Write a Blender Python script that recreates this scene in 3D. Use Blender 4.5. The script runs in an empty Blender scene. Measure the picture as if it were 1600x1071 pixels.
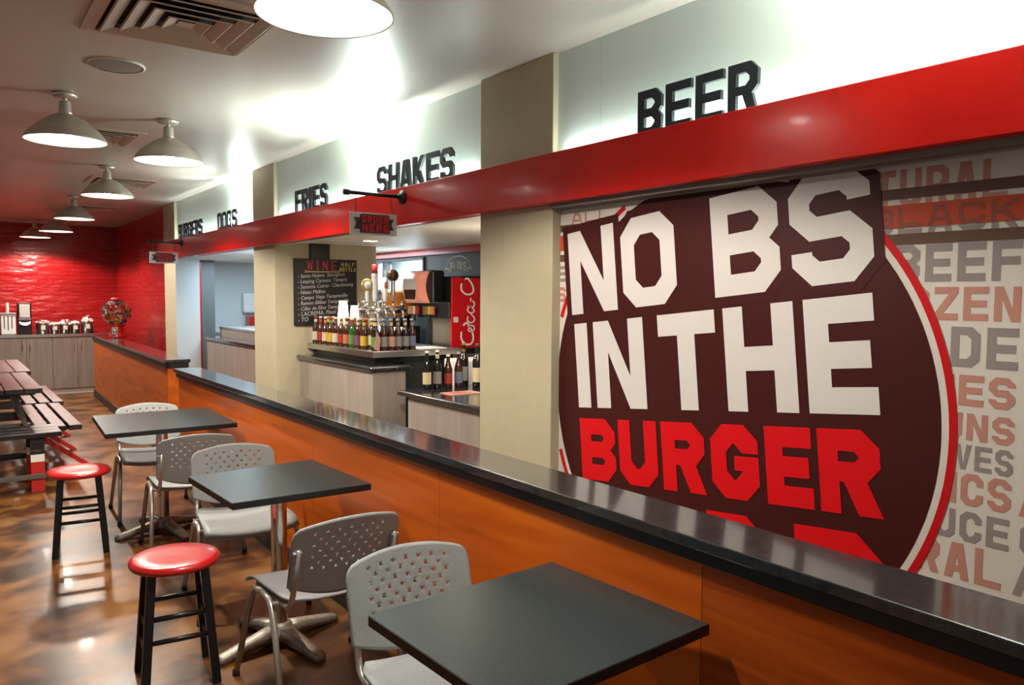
import bpy, bmesh, math, random
from mathutils import Vector, Matrix
random.seed(7)
R = math.radians
S = bpy.context.scene
COL = S.collection

# ------------------------------------------------------------------ camera, world, exposure
cam = bpy.data.cameras.new('camera'); cam.sensor_width = 36; cam.lens = 27.0
cam.clip_start = 0.05; cam.clip_end = 100
co = bpy.data.objects.new('camera', cam); COL.objects.link(co)
r_ = Vector((0.80309589, -0.59582264, 0.00568985)); u_ = Vector((0.0311312, 0.0514933, 0.998188)); f_ = Vector((0.595036, 0.80146355, -0.05990273))
co.matrix_world = Matrix(((r_.x, u_.x, -f_.x, 0), (r_.y, u_.y, -f_.y, 0), (r_.z, u_.z, -f_.z, 1.59), (0, 0, 0, 1)))
S.camera = co
S.view_settings.view_transform = 'Standard'; S.view_settings.look = 'None'
S.view_settings.exposure = 0.6; S.view_settings.gamma = 1; S.view_settings.use_curve_mapping = False
w = bpy.data.worlds.new('world'); S.world = w; w.use_nodes = True
w.node_tree.nodes['Background'].inputs[0].default_value = (1.0, 0.92, 0.84, 1)
w.node_tree.nodes['Background'].inputs[1].default_value = 0.2

def area(name, loc, rot, size, power, color, sy=None, spread=180):
    l = bpy.data.lights.new(name, 'AREA'); l.energy = power; l.color = color; l.size = size; l.spread = R(spread)
    if sy: l.shape = 'RECTANGLE'; l.size_y = sy
    o = bpy.data.objects.new(name, l); o.location = loc; o.rotation_euler = rot; COL.objects.link(o); return o
def spot(name, loc, target, power, color, ang, blend=.6, r=.05):
    l = bpy.data.lights.new(name, 'SPOT'); l.energy = power; l.color = color; l.spot_size = R(ang); l.spot_blend = blend; l.shadow_soft_size = r
    o = bpy.data.objects.new(name, l); o.location = loc
    o.rotation_euler = (Vector(target) - Vector(loc)).to_track_quat('-Z', 'Y').to_euler(); COL.objects.link(o); return o

COOL = (.86, 1.0, .95)
# cool up-lights standing on the ledge behind the red beam
for i, (y, p) in enumerate(((4.62, 120), (7.52, 75), (.95, 220))):
    spot('up_light', (2.302, y, 2.25), (2.16, y, 3.0), p, COOL, 160, .8, .02)
for a, b, p in ((-.8, 2.74, 9), (3.46, 6.48, 8), (7.15, 9.97, 10)):   # dim fill added along the same ledge to brighten the panels
    area('ledge_fill', (2.318, (a + b) / 2, 2.24), (math.pi, 0, 0), .03, p, COOL, b - a)
# kitchen daylight and its ceiling can
area('kitchen_daylight', (3.4, 7.4, 2.03), (0, 0, 0), .5, 14, (.72, .88, 1.0), 1.6)
area('kitchen_daylight', (3.1, 9.6, 2.03), (0, 0, 0), .7, 26, (.62, .84, 1.0), 1.6)
area('bar_area_light', (3.0, 4.2, 2.03), (0, 0, 0), .6, 9, (1.0, .86, .72), 1.2)  # warm area light just under the kitchen ceiling
for x_, y_, p_, c_ in ((2.95, 4.1, 9, (1, .88, .7)), (2.85, 8.2, 7, (.7, .86, 1))):  # unseen fill points added to lift the kitchen ceiling
    l = bpy.data.lights.new('kitchen_fill', 'POINT'); l.energy = p_; l.color = c_; l.shadow_soft_size = .15
    o = bpy.data.objects.new('kitchen_fill', l); o.location = (x_, y_, 1.6); COL.objects.link(o)
spot('can_light', (2.87, 5.84, 2.0), (2.8, 5.84, 0), 14, (1, .86, .62), 120, .8, .04)

# ------------------------------------------------------------------ materials
def mat(name, col, rough=.5, metal=0, spec=.5, coat=0, emit=None, es=1, trans=0, ior=1.45, alpha=1):
    m = bpy.data.materials.new(name); m.use_nodes = True
    b = m.node_tree.nodes['Principled BSDF']
    b.inputs['Base Color'].default_value = (*col, 1); b.inputs['Roughness'].default_value = rough
    b.inputs['Metallic'].default_value = metal; b.inputs['Specular IOR Level'].default_value = spec
    b.inputs['Coat Weight'].default_value = coat; b.inputs['Coat Roughness'].default_value = .08
    b.inputs['Transmission Weight'].default_value = trans; b.inputs['IOR'].default_value = ior; b.inputs['Alpha'].default_value = alpha
    if emit: b.inputs['Emission Color'].default_value = (*emit, 1); b.inputs['Emission Strength'].default_value = es
    return m
def nodes(m): return m.node_tree.nodes, m.node_tree.links, m.node_tree.nodes['Principled BSDF']
def noise_col(m, stops, scale=(1, 1, 1), nscale=5, detail=6, dist=0, rough_var=None, bump=0, bscale=None, coord='Object'):
    n, l, b = nodes(m)
    tc = n.new('ShaderNodeTexCoord'); mp = n.new('ShaderNodeMapping'); mp.inputs['Scale'].default_value = scale
    l.new(tc.outputs[coord], mp.inputs[0])
    t = n.new('ShaderNodeTexNoise'); t.inputs['Scale'].default_value = nscale; t.inputs['Detail'].default_value = detail; t.inputs['Distortion'].default_value = dist
    l.new(mp.outputs[0], t.inputs['Vector'])
    cr = n.new('ShaderNodeValToRGB'); e = cr.color_ramp.elements
    while len(e) < len(stops): e.new(.5)
    for k, (p, c) in enumerate(stops): e[k].position = p; e[k].color = (*c, 1)
    l.new(t.outputs['Fac'], cr.inputs[0]); l.new(cr.outputs[0], b.inputs['Base Color'])
    if rough_var:
        mr = n.new('ShaderNodeMapRange'); mr.inputs[3].default_value, mr.inputs[4].default_value = rough_var
        l.new(t.outputs['Fac'], mr.inputs[0]); l.new(mr.outputs[0], b.inputs['Roughness'])
    if bump:
        t2 = n.new('ShaderNodeTexNoise'); t2.inputs['Scale'].default_value = bscale or nscale; t2.inputs['Detail'].default_value = 3
        l.new(mp.outputs[0], t2.inputs['Vector'])
        bp = n.new('ShaderNodeBump'); bp.inputs['Strength'].default_value = bump; bp.inputs['Distance'].default_value = .01
        l.new(t2.outputs['Fac'], bp.inputs['Height']); l.new(bp.outputs[0], b.inputs['Normal'])
    return m

M = {}
M['floor'] = noise_col(mat('stained_concrete', (.2, .07, .02), .2, spec=.45, coat=.12), ((.32, (.014, .007, .003)), (.44, (.07, .025, .005)), (.54, (.165, .060, .010)), (.70, (.25, .12, .036))), nscale=3.4, detail=12, dist=.35, rough_var=(.22, .42), bump=.05, bscale=9)
M['ceiling'] = noise_col(mat('ceiling_paint', (.5, .48, .45), .38, spec=.5), ((.3, (.42, .37, .325)), (.7, (.46, .41, .365))), nscale=1.2, bump=.02, bscale=3)
M['panel_white'] = mat('panel_white', (.64, .74, .69), .45)
M['pillar'] = noise_col(mat('pillar_paint', (.5, .42, .28), .55), ((.3, (.44, .385, .265)), (.7, (.47, .41, .285))), nscale=12, bump=.03, bscale=60)
M['beam'] = noise_col(mat('beam_red', (.45, .01, .006), .25, spec=.45, coat=.15), ((.3, (.50, .006, .004)), (.7, (.58, .010, .005))), scale=(1, 1, 1), nscale=3, bump=.035, bscale=30)
M['kitchen_wall'] = mat('kitchen_wall', (.55, .58, .58), .5)
M['kitchen_ceiling'] = mat('kitchen_ceiling', (.74, .71, .64), .4)
M['charcoal_wall'] = mat('charcoal_wall', (.05, .052, .05), .5)
M['red_trim'] = mat('red_trim', (.42, .01, .008), .3, coat=.3)
# painted brick
m = mat('red_brick', (.31, .005, .006), .3, coat=.25); n, l, b = nodes(m)
tc = n.new('ShaderNodeTexCoord'); mp = n.new('ShaderNodeMapping'); l.new(tc.outputs['Object'], mp.inputs[0])
sx = n.new('ShaderNodeSeparateXYZ'); l.new(mp.outputs[0], sx.inputs[0])
ad = n.new('ShaderNodeMath'); ad.operation = 'ADD'; l.new(sx.outputs[0], ad.inputs[0]); l.new(sx.outputs[1], ad.inputs[1])
cb = n.new('ShaderNodeCombineXYZ'); l.new(ad.outputs[0], cb.inputs[0]); l.new(sx.outputs[2], cb.inputs[1])
br = n.new('ShaderNodeTexBrick'); br.inputs['Scale'].default_value = 4.6; br.inputs['Mortar Size'].default_value = .018; br.inputs['Mortar Smooth'].default_value = .6
br.inputs['Row Height'].default_value = .3; br.inputs['Brick Width'].default_value = 1.0
br.inputs['Color1'].default_value = (.8, .8, .8, 1); br.inputs['Color2'].default_value = (1, 1, 1, 1); br.inputs['Mortar'].default_value = (0, 0, 0, 1)
l.new(cb.outputs[0], br.inputs['Vector'])
nz = n.new('ShaderNodeTexNoise'); nz.inputs['Scale'].default_value = 9; nz.inputs['Detail'].default_value = 4; l.new(mp.outputs[0], nz.inputs['Vector'])
mp2 = n.new('ShaderNodeMapping'); mp2.inputs['Scale'].default_value = (.4, .4, 1.4); l.new(tc.outputs['Object'], mp2.inputs[0]); l.new(mp2.outputs[0], nz.inputs['Vector'])
mx = n.new('ShaderNodeMath'); mx.operation = 'MULTIPLY_ADD'; mx.inputs[1].default_value = 1.3; l.new(nz.outputs['Fac'], mx.inputs[0]); l.new(br.outputs['Color'], mx.inputs[2])
bp = n.new('ShaderNodeBump'); bp.inputs['Strength'].default_value = .9; bp.inputs['Distance'].default_value = .022; l.new(mx.outputs[0], bp.inputs['Height']); l.new(bp.outputs[0], b.inputs['Normal'])
M['brick'] = m
def wood(name, a, c, s=(14, .9, 14)):
    return noise_col(mat(name, a, .36, spec=.35, coat=.08), ((.25, tuple(x * .62 for x in a)), (.5, a), (.75, c)), scale=s, nscale=1.6, detail=7, dist=1.2, bump=.02)
M['ply'] = wood('orange_plywood', (.50, .092, .004), (.58, .135, .008), (3, .5, 5))
M['ply_dark'] = wood('orange_plywood_dark', (.35, .060, .004), (.43, .088, .008), (6, .6, 12))
M['counter'] = noise_col(mat('black_counter', (.02, .02, .022), .12, spec=.6, coat=.6), ((.3, (.012, .012, .013)), (.7, (.03, .03, .032))), nscale=40, rough_var=(.1, .22))
M['black'] = mat('black_satin', (.012, .012, .013), .35)
M['base_black'] = mat('black_baseboard', (.02, .018, .018), .45)
M['laminate'] = noise_col(mat('slate_laminate', (.04, .05, .05), .33, spec=.35), ((.35, (.013, .020, .021)), (.65, (.026, .037, .039))), nscale=180, detail=2)
M['edge'] = mat('table_edge', (.008, .008, .008), .4)
M['steel'] = mat('steel', (.6, .58, .55), .28, 1)
M['chrome'] = mat('chrome', (.75, .75, .75), .12, 1)
M['cast'] = noise_col(mat('cast_base', (.35, .31, .26), .5, .6), ((.3, (.28, .25, .21)), (.7, (.42, .38, .32))), nscale=40, bump=.1, bscale=120)
M['frame'] = mat('chair_frame_paint', (.42, .40, .37), .35, .7)
M['plastic'] = noise_col(mat('grey_plastic', (.36, .37, .36), .5), ((.3, (.255, .268, .268)), (.7, (.30, .313, .313))), nscale=120, bump=.05, bscale=250)
M['rubber'] = mat('rubber', (.01, .01, .01), .7)
M['stool_red'] = mat('stool_red', (.48, .012, .012), .28, coat=.4)
M['stool_black'] = mat('stool_black', (.008, .008, .009), .3)
M['brushed'] = noise_col(mat('brushed_nickel', (.5, .46, .4), .38, .75), ((.3, (.52, .48, .42)), (.7, (.66, .62, .55))), scale=(1, 1, 30), nscale=3)
M['shade_in'] = mat('shade_inner_white', (.9, .88, .84), .5)
M['bulb'] = mat('bulb_glow', (1, 1, 1), .5, emit=(1, .95, .87), es=45)
M['canlight'] = mat('can_glow', (1, 1, 1), .5, emit=(1, .93, .8), es=14)
M['vent'] = mat('vent_paint', (.46, .36, .28), .4, .1)
M['vent_dark'] = mat('vent_dark', (.02, .018, .016), .8)
M['grille'] = mat('speaker_grille', (.23, .19, .16), .7)
M['letter'] = mat('sign_letter', (.022, .03, .034), .4)
M['white'] = mat('white_paint', (.72, .71, .69), .5)
M['cream'] = mat('cream_paint', (.66, .6, .5), .5)
M['paper'] = mat('paper', (.78, .77, .74), .7)
M['sign_grey'] = mat('sign_grey', (.50, .48, .47), .4)
M['sign_red'] = mat('sign_red', (.42, .012, .012), .4)
M['sign_dark'] = mat('sign_dark', (.035, .022, .024), .4)
def sat(name, c): return mat(name, c, .42, spec=.18)
M['mur_bg'] = sat('mural_ground', (.62, .57, .52)); M['mur_brown'] = sat('mural_brown', (.052, .0095, .0085)); M['mur_red'] = sat('mural_red', (.62, .006, .010)); M['mur_white'] = sat('mural_white', (.64, .60, .58))
M['mur_pink'] = sat('mural_pink', (.46, .22, .175)); M['mur_grey'] = sat('mural_grey', (.27, .225, .22)); M['mur_ring'] = sat('mural_ring', (.50, .008, .012)); M['mur_stripe'] = sat('mural_stripe', (.12, .065, .045)); M['mur_orange'] = sat('mural_stripe_red', (.46, .07, .035))
M['mur_fade'] = sat('mural_faded_grey', (.26, .07, .05))
M['laminate_grey'] = noise_col(mat('grey_bar_laminate', (.3, .25, .22), .4), ((.3, (.26, .215, .19)), (.7, (.33, .28, .245))), scale=(6, 6, .6), nscale=3)
M['cab'] = noise_col(mat('grey_cabinet', (.26, .21, .18), .4), ((.3, (.21, .17, .145)), (.7, (.29, .24, .205))), scale=(10, 10, .8), nscale=2)
M['chalk'] = mat('chalkboard', (.014, .013, .013), .45)
M['chalk_red'] = mat('chalk_red', (.45, .05, .06), .8); M['chalk_white'] = mat('chalk_white', (.5, .5, .48), .8); M['chalk_yellow'] = mat('chalk_yellow', (.55, .45, .12), .8); M['chalk_cream'] = mat('chalk_cream', (.85, .78, .6), .8)
M['glass_brown'] = mat('brown_bottle', (.045, .012, .005), .08, coat=.5); M['glass_dark'] = mat('dark_bottle', (.008, .008, .007), .08, coat=.5); M['glass_green'] = mat('green_bottle', (.02, .09, .012), .1, coat=.5)
M['glass'] = mat('clear_glass', (1, 1, 1), .02, trans=1, ior=1.1)
M['foam'] = mat('foam_cup', (.82, .80, .76), .6)
M['coke'] = mat('cola_red', (.55, .004, .008), .3, coat=.3); M['script'] = mat('script_white', (.8, .78, .76), .4)
M['screen'] = mat('lit_panel', (.6, .16, .10), .3, emit=(1, .42, .28), es=.22)
M['orange'] = mat('warm_lit_orange', (.75, .25, .03), .4)  # orange carries the warm light falling on the hood
M['picnic'] = noise_col(mat('picnic_red_stain', (.16, .02, .015), .3, spec=.3), ((.3, (.02, .005, .004)), (.5, (.075, .009, .007)), (.75, (.13, .022, .017))), scale=(14, 1.2, 14), nscale=2.2, detail=5, dist=.5, rough_var=(.3, .5))
M['picnic_black'] = noise_col(mat('picnic_black', (.015, .014, .014), .35), ((.4, (.010, .009, .009)), (.64, (.02, .018, .018)), (.72, (.16, .11, .085))), scale=(1.2, 14, 14), nscale=4, detail=5)
M['picnic_redpaint'] = mat('picnic_leg_red', (.42, .02, .016), .4); M['picnic_grey'] = mat('picnic_leg_grey', (.10, .085, .075), .5)

# ------------------------------------------------------------------ mesh helpers
class MB:
    def __init__(s): s.v = []; s.f = []; s.m = []; s.sm = []
    def add(s, vs, fs, mi=0, smooth=False):
        o = len(s.v); s.v += [tuple(v) for v in vs]
        for f in fs: s.f.append(tuple(i + o for i in f)); s.m.append(mi); s.sm.append(smooth)
    def box(s, a, b, mi=0, T=None):
        x0, y0, z0 = a; x1, y1, z1 = b
        vs = [(x0, y0, z0), (x1, y0, z0), (x1, y1, z0), (x0, y1, z0), (x0, y0, z1), (x1, y0, z1), (x1, y1, z1), (x0, y1, z1)]
        if T: vs = [T @ Vector(v) for v in vs]
        s.add(vs, [(0, 3, 2, 1), (4, 5, 6, 7), (0, 1, 5, 4), (1, 2, 6, 5), (2, 3, 7, 6), (3, 0, 4, 7)], mi)
    def bar(s, p, q, wx, wy, up=(0, 0, 1), mi=0):
        p = Vector(p); q = Vector(q); d = (q - p).normalized(); a = d.cross(Vector(up))
        if a.length < 1e-4: a = Vector((1, 0, 0))
        a.normalize(); b = a.cross(d)
        vs = [e + a * sx * wx / 2 + b * sy * wy / 2 for e in (p, q) for sx, sy in ((-1, -1), (1, -1), (1, 1), (-1, 1))]
        s.add(vs, [(3, 2, 1, 0), (4, 5, 6, 7), (0, 1, 5, 4), (1, 2, 6, 5), (2, 3, 7, 6), (3, 0, 4, 7)], mi)
    def lathe(s, prof, c=(0, 0, 0), seg=32, mi=0, smooth=True, T=None):
        vs = []; fs = []
        for r, z in prof:
            for k in range(seg):
                a = 2 * math.pi * k / seg; vs.append((c[0] + r * math.cos(a), c[1] + r * math.sin(a), c[2] + z))
        if T: vs = [T @ Vector(v) for v in vs]
        for i in range(len(prof) - 1):
            for k in range(seg):
                k2 = (k + 1) % seg; fs.append((i * seg + k, i * seg + k2, (i + 1) * seg + k2, (i + 1) * seg + k))
        s.add(vs, fs, mi, smooth)
    def tube(s, pts, r, seg=10, mi=0, cap=True, closed=False):
        P = [Vector(p) for p in pts]; n = len(P); vs = []; fs = []
        t0 = (P[1] - P[0]).normalized(); ref = Vector((0, 0, 1)) if abs(t0.z) < .9 else Vector((1, 0, 0))
        a = t0.cross(ref).normalized()
        for i in range(n):
            if closed: t = (P[(i + 1) % n] - P[i - 1]).normalized()
            else: t = (P[min(i + 1, n - 1)] - P[max(i - 1, 0)]).normalized()
            a = (a - t * a.dot(t)).normalized(); b = t.cross(a)
            rr = r[i] if isinstance(r, (list, tuple)) else r
            for k in range(seg):
                g = 2 * math.pi * k / seg; vs.append(P[i] + a * math.cos(g) * rr + b * math.sin(g) * rr)
        for i in range(n if closed else n - 1):
            j = (i + 1) % n
            for k in range(seg):
                k2 = (k + 1) % seg; fs.append((i * seg + k, i * seg + k2, j * seg + k2, j * seg + k))
        if cap and not closed: fs += [tuple(range(seg))[::-1], tuple(range((n - 1) * seg, n * seg))]
        s.add(vs, fs, mi, True)
    def sphere(s, c, r, seg=16, ring=10, mi=0, sc=(1, 1, 1)):
        pr = [(max(1e-4, r * math.sin(math.pi * i / ring)), -r * math.cos(math.pi * i / ring)) for i in range(ring + 1)]
        o = len(s.v); s.lathe(pr, (0, 0, 0), seg, mi)
        for i in range(o, len(s.v)):
            v = s.v[i]; s.v[i] = (c[0] + v[0] * sc[0], c[1] + v[1] * sc[1], c[2] + v[2] * sc[2])
    def prism(s, poly, fn, d0, d1, mi=0):
        n = len(poly); vs = [fn(x, y, d0) for x, y in poly] + [fn(x, y, d1) for x, y in poly]
        s.add(vs, [tuple(range(n))[::-1], tuple(range(n, 2 * n))] + [(i, (i + 1) % n, n + (i + 1) % n, n + i) for i in range(n)], mi)
    def flat(s, poly, fn, d=0, mi=0): s.add([fn(x, y, d) for x, y in poly], [tuple(range(len(poly)))], mi)
    def build(s, name, mats, parent=None, bevel=0, kind=None, loc=None, seg=2, solid=0, sub=0):
        me = bpy.data.meshes.new(name); me.from_pydata(s.v, [], s.f)
        for x in (mats if isinstance(mats, (list, tuple)) else [mats]): me.materials.append(x)
        for p, mi, sm in zip(me.polygons, s.m, s.sm): p.material_index = mi; p.use_smooth = sm
        bm = bmesh.new(); bm.from_mesh(me); bmesh.ops.recalc_face_normals(bm, faces=bm.faces); bm.to_mesh(me); bm.free()
        o = bpy.data.objects.new(name, me); COL.objects.link(o)
        if parent: o.parent = parent
        if loc: o.location = loc
        if solid: d = o.modifiers.new('s', 'SOLIDIFY'); d.thickness = solid; d.offset = 0
        if bevel: d = o.modifiers.new('b', 'BEVEL'); d.width = bevel; d.segments = seg; d.limit_method = 'ANGLE'; d.angle_limit = R(40)
        if kind: o['kind'] = kind
        return o
def box(name, a, b, m, parent=None, bevel=0, kind=None):
    q = MB(); q.box(a, b); return q.build(name, m, parent, bevel, kind)
def tag(o, label, cat, group=None):
    o['label'] = label; o['category'] = cat
    if group: o['group'] = group
    return o
def thing(name, label, cat, loc=(0, 0, 0), rz=0, group=None):
    o = bpy.data.objects.new(name, None); o.empty_display_size = .1; COL.objects.link(o); o.location = loc; o.rotation_euler = (0, 0, rz)
    return tag(o, label, cat, group)
def copy_tree(o, parent=None):
    c = o.copy(); COL.objects.link(c)
    if parent: c.parent = parent; c.matrix_parent_inverse = o.matrix_parent_inverse.copy()
    for ch in [x for x in ALLCH(o)]: copy_tree(ch, c)
    return c
def ALLCH(o): return [x for x in COL.objects if x.parent == o]

# block lettering: every glyph is an outline with its counters cut out
from mathutils.geometry import tessellate_polygon
def stroke(pts, t, closed=False):
    P = [Vector((p[0], p[1])) for p in pts]; n = len(P); off = []
    for i in range(n):
        a = P[i - 1] if (i or closed) else None; c = P[(i + 1) % n] if (i < n - 1 or closed) else None
        d1 = (P[i] - a).normalized() if a is not None else None; d2 = (c - P[i]).normalized() if c is not None else None
        if d1 is None: d1 = d2
        if d2 is None: d2 = d1
        n1 = Vector((-d1.y, d1.x)); n2 = Vector((-d2.y, d2.x)); b = n1 + n2
        b = n1 if b.length < 1e-5 else b.normalized(); k = max(.35, b.dot(n1)); off.append(b * (t / 2 / k))
    out = []
    for i in range(n if closed else n - 1):
        j = (i + 1) % n; out.append([P[i] + off[i], P[j] + off[j], P[j] - off[j], P[i] - off[i]])
    return [[(q.x, q.y) for q in s] for s in out]
def glyph(ch, W, H, t, c):
    """outline loops: the first is the outside, the rest are counters"""
    m = H / 2; h = t / 2; i = c * .55; e = c * .55; r0 = H * .38; tv = t
    def hole(x0, y0, x1, y1, left=False):
        k = min(i, (x1 - x0) * .4, (y1 - y0) * .4)
        return ([(x0, y0 + k), (x0, y1 - k), (x0 + k, y1)] if left else [(x0, y0), (x0, y1)]) + [(x1 - k, y1), (x1, y1 - k), (x1, y0 + k), (x1 - k, y0)] + ([(x0 + k, y0)] if left else [])
    if ch == 'A':
        s_ = .27 * W; xl = lambda y: t * 1.08 + s_ * y / H; h1 = .2 * H
        o = [(0, 0), (s_, H), (W - s_, H), (W, 0), (W - xl(0), 0), (W - xl(h1), h1), (xl(h1), h1), (xl(0), 0)]
        yt = H - t; y0 = h1 + t * .9
        if xl(yt) < m * 0 + W / 2 - .002: return [o, [(xl(y0), y0), (xl(yt), yt), (W - xl(yt), yt), (W - xl(y0), y0)]]
        return [o, [(xl(y0), y0), (W / 2, min(yt, (W / 2 - t * 1.08) / s_ * H)), (W - xl(y0), y0)]] if xl(y0) < W / 2 - .001 else [o]
    top = [(0, H), (W - c, H), (W, H - c)]
    if ch == 'B': return [[(0, 0)] + top + [(W, m + e), (W - e, m), (W, m - e), (W, c), (W - c, 0)], hole(t, m + h, W - t, H - t), hole(t, t, W - t, m - h)]
    if ch in 'CG':
        o = [(c, 0), (0, c), (0, H - c), (c, H), (W - c, H), (W, H - c), (W, .62 * H), (W - t, .62 * H), (W - t, H - t - i), (W - t - i, H - t), (t + i, H - t), (t, H - t - i), (t, t + i), (t + i, t), (W - t - i, t), (W - t, t + i)]
        g = .58 * H; i = min(i, t * .3)
        return [o + ([(W - t, .38 * H), (W, .38 * H)] if ch == 'C' else [(W - t, g - t * .75), (W * .5, g - t * .75), (W * .5, g), (W, g)]) + [(W, c), (W - c, 0)]]
    if ch == 'D': return [[(0, 0)] + top + [(W, c), (W - c, 0)], hole(t, t, W - t, H - t)]
    if ch == 'E': return [[(0, 0), (0, H), (W, H), (W, H - t), (t, H - t), (t, m + h), (.93 * W, m + h), (.93 * W, m - h), (t, m - h), (t, t), (W, t), (W, 0)]]
    if ch == 'F': return [[(0, 0), (0, H), (W, H), (W, H - t), (t, H - t), (t, m + h), (.93 * W, m + h), (.93 * W, m - h), (t, m - h), (t, 0)]]
    if ch == 'H': return [[(0, 0), (0, H), (t, H), (t, m + h), (W - t, m + h), (W - t, H), (W, H), (W, 0), (W - t, 0), (W - t, m - h), (t, m - h), (t, 0)]]
    if ch == 'I': return [[(0, 0), (0, H), (W, H), (W, 0)]]
    if ch == 'K': return [[(0, 0), (0, H), (t, H), (t, .60 * H), (W - 1.2 * t, H), (W, H), (t + (W - t) * .42, .53 * H), (W, 0), (W - 1.2 * t, 0), (t + (W - t) * .08, .38 * H), (t, .33 * H), (t, 0)]]
    if ch == 'L': return [[(0, 0), (0, H), (t, H), (t, t), (W, t), (W, 0)]]
    if ch == 'M': return [[(0, 0), (0, H), (t, H), (W / 2, .55 * H), (W - t, H), (W, H), (W, 0), (W - t, 0), (W - t, .6 * H), (W / 2, .22 * H), (t, .6 * H), (t, 0)]]
    if ch == 'N': k = .36 * H; return [[(0, 0), (0, H), (1.12 * t, H), (W - t, k), (W - t, H), (W, H), (W, 0), (W - 1.12 * t, 0), (t, H - k), (t, 0)]]
    if ch == 'O': return [[(c, 0), (0, c), (0, H - c), (c, H), (W - c, H), (W, H - c), (W, c), (W - c, 0)], hole(t, t, W - t, H - t, True)]
    if ch == 'P': return [[(0, 0)] + top + [(W, r0 + c), (W - c, r0), (t, r0), (t, 0)], hole(t, r0 + t, W - t, H - t)]
    if ch == 'R': x = W * .46; return [[(0, 0)] + top + [(W, r0 + c * .9), (W - c * .8, r0 + c * .05), (W, 0), (W - 1.12 * t, 0), (max(t + .001, W - c * .8 - 1.12 * t), r0), (t, r0), (t, 0)], hole(t, r0 + t * .92, W - t, H - t)]
    if ch == 'S':
        i = min(i, (m - h - t) * .35); lo = t + (m - h - t) * .5; hi = H - lo
        return [[(c, 0), (0, c), (0, lo), (t, lo), (t, t + i), (t + i, t), (W - t - i, t), (W - t, t + i), (W - t, m - h - i), (W - t - i, m - h), (c, m - h), (0, m - h + c), (0, H - c), (c, H), (W - c, H), (W, H - c), (W, hi), (W - t, hi), (W - t, H - t - i), (W - t - i, H - t), (t + i, H - t), (t, H - t - i), (t, m + h + i), (t + i, m + h), (W - c, m + h), (W, m + h - c), (W, c), (W - c, 0)]]
    if ch == 'T': return [[(0, H), (W, H), (W, H - t), (W / 2 + h, H - t), (W / 2 + h, 0), (W / 2 - h, 0), (W / 2 - h, H - t), (0, H - t)]]
    if ch == 'U': return [[(c, 0), (0, c), (0, H), (t, H), (t, t + i), (t + i, t), (W - t - i, t), (W - t, t + i), (W - t, H), (W, H), (W, c), (W - c, 0)]]
    if ch == 'V': return [[(0, H), (1.08 * t, H), (W / 2, t * 1.2), (W - 1.08 * t, H), (W, H), (W / 2 + h, 0), (W / 2 - h, 0)]]
    if ch == 'W': return [[(0, H), (t, H), (.28 * W, .4 * H), (W / 2 - h, .85 * H), (W / 2 + h, .85 * H), (.72 * W, .4 * H), (W - t, H), (W, H), (.8 * W, 0), (.66 * W, 0), (W / 2, .5 * H), (.34 * W, 0), (.2 * W, 0)]]
    if ch == 'Z': return [[(0, 0), (0, t * .9), (W - 1.3 * t, H - t), (0, H - t), (0, H), (W, H), (W, H - t * .9), (1.3 * t, t), (W, t), (W, 0)]]
def tess(loops):
    flat_ = [p for l_ in loops for p in l_]
    return [[flat_[k] for k in tri] for tri in tessellate_polygon([[Vector((x, y, 0)) for x, y in l_] for l_ in loops])]
def shift(loops, dx, dy): return [[(x + dx, y + dy) for x, y in l_] for l_ in loops]
def word_loops(txt, u0, u1, v0, v1, t=None, gap=None, c=None):
    H = v1 - v0; wts = [.36 if ch == 'I' else .5 if ch == ' ' else 1.12 if ch in 'MW' else 1 for ch in txt]
    gap = (u1 - u0) * .18 / len(txt) if gap is None else gap
    unit = ((u1 - u0) - gap * (len(txt) - 1)) / sum(wts); t = t or min(H * .22, unit * .3); c = c or t * .9
    out = []; x = u0
    for ch, k in zip(txt, wts):
        if ch != ' ': out.append(shift(glyph(ch, unit * k, H, t, c), x, v0))
        x += unit * k + gap
    return out
def word(*a, **k): return [tri for g in word_loops(*a, **k) for tri in tess(g)]
def extrude(q, loops, fn, d0, d1, mi=0):
    for tri in tess(loops):
        q.add([fn(x, y, d0) for x, y in tri], [(0, 1, 2)], mi); q.add([fn(x, y, d1) for x, y in tri], [(2, 1, 0)], mi)
    for l_ in loops:
        n = len(l_)
        for k in range(n): q.add([fn(*l_[k], d0), fn(*l_[(k + 1) % n], d0), fn(*l_[(k + 1) % n], d1), fn(*l_[k], d1)], [(0, 1, 2, 3)], mi)
def clip(poly, ax, lim, keep_less):
    out = []; n = len(poly)
    for k in range(n):
        a, b_ = poly[k], poly[(k + 1) % n]; ia = (a[ax] <= lim) == keep_less; ib = (b_[ax] <= lim) == keep_less
        if ia: out.append(a)
        if ia != ib: f = (lim - a[ax]) / (b_[ax] - a[ax]); out.append((a[0] + (b_[0] - a[0]) * f, a[1] + (b_[1] - a[1]) * f))
    return out
def text_mesh(txt, size, align='LEFT', shear=0):
    c = bpy.data.curves.new('writing', 'FONT'); c.body = txt; c.size = size; c.align_x = align; c.shear = shear; c.resolution_u = 2
    o = bpy.data.objects.new('writing', c); COL.objects.link(o); dg = bpy.context.evaluated_depsgraph_get()
    me = bpy.data.meshes.new_from_object(o.evaluated_get(dg)); vs = [tuple(v.co) for v in me.vertices]; fs = [tuple(p.vertices) for p in me.polygons]
    bpy.data.objects.remove(o); bpy.data.meshes.remove(me); bpy.data.curves.remove(c); return vs, fs
def add_text(q, txt, size, fn, d=0, mi=0, align='LEFT', shear=0):
    vs, fs = text_mesh(txt, size, align, shear); q.add([fn(v[0], v[1], d) for v in vs], fs, mi)

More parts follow.
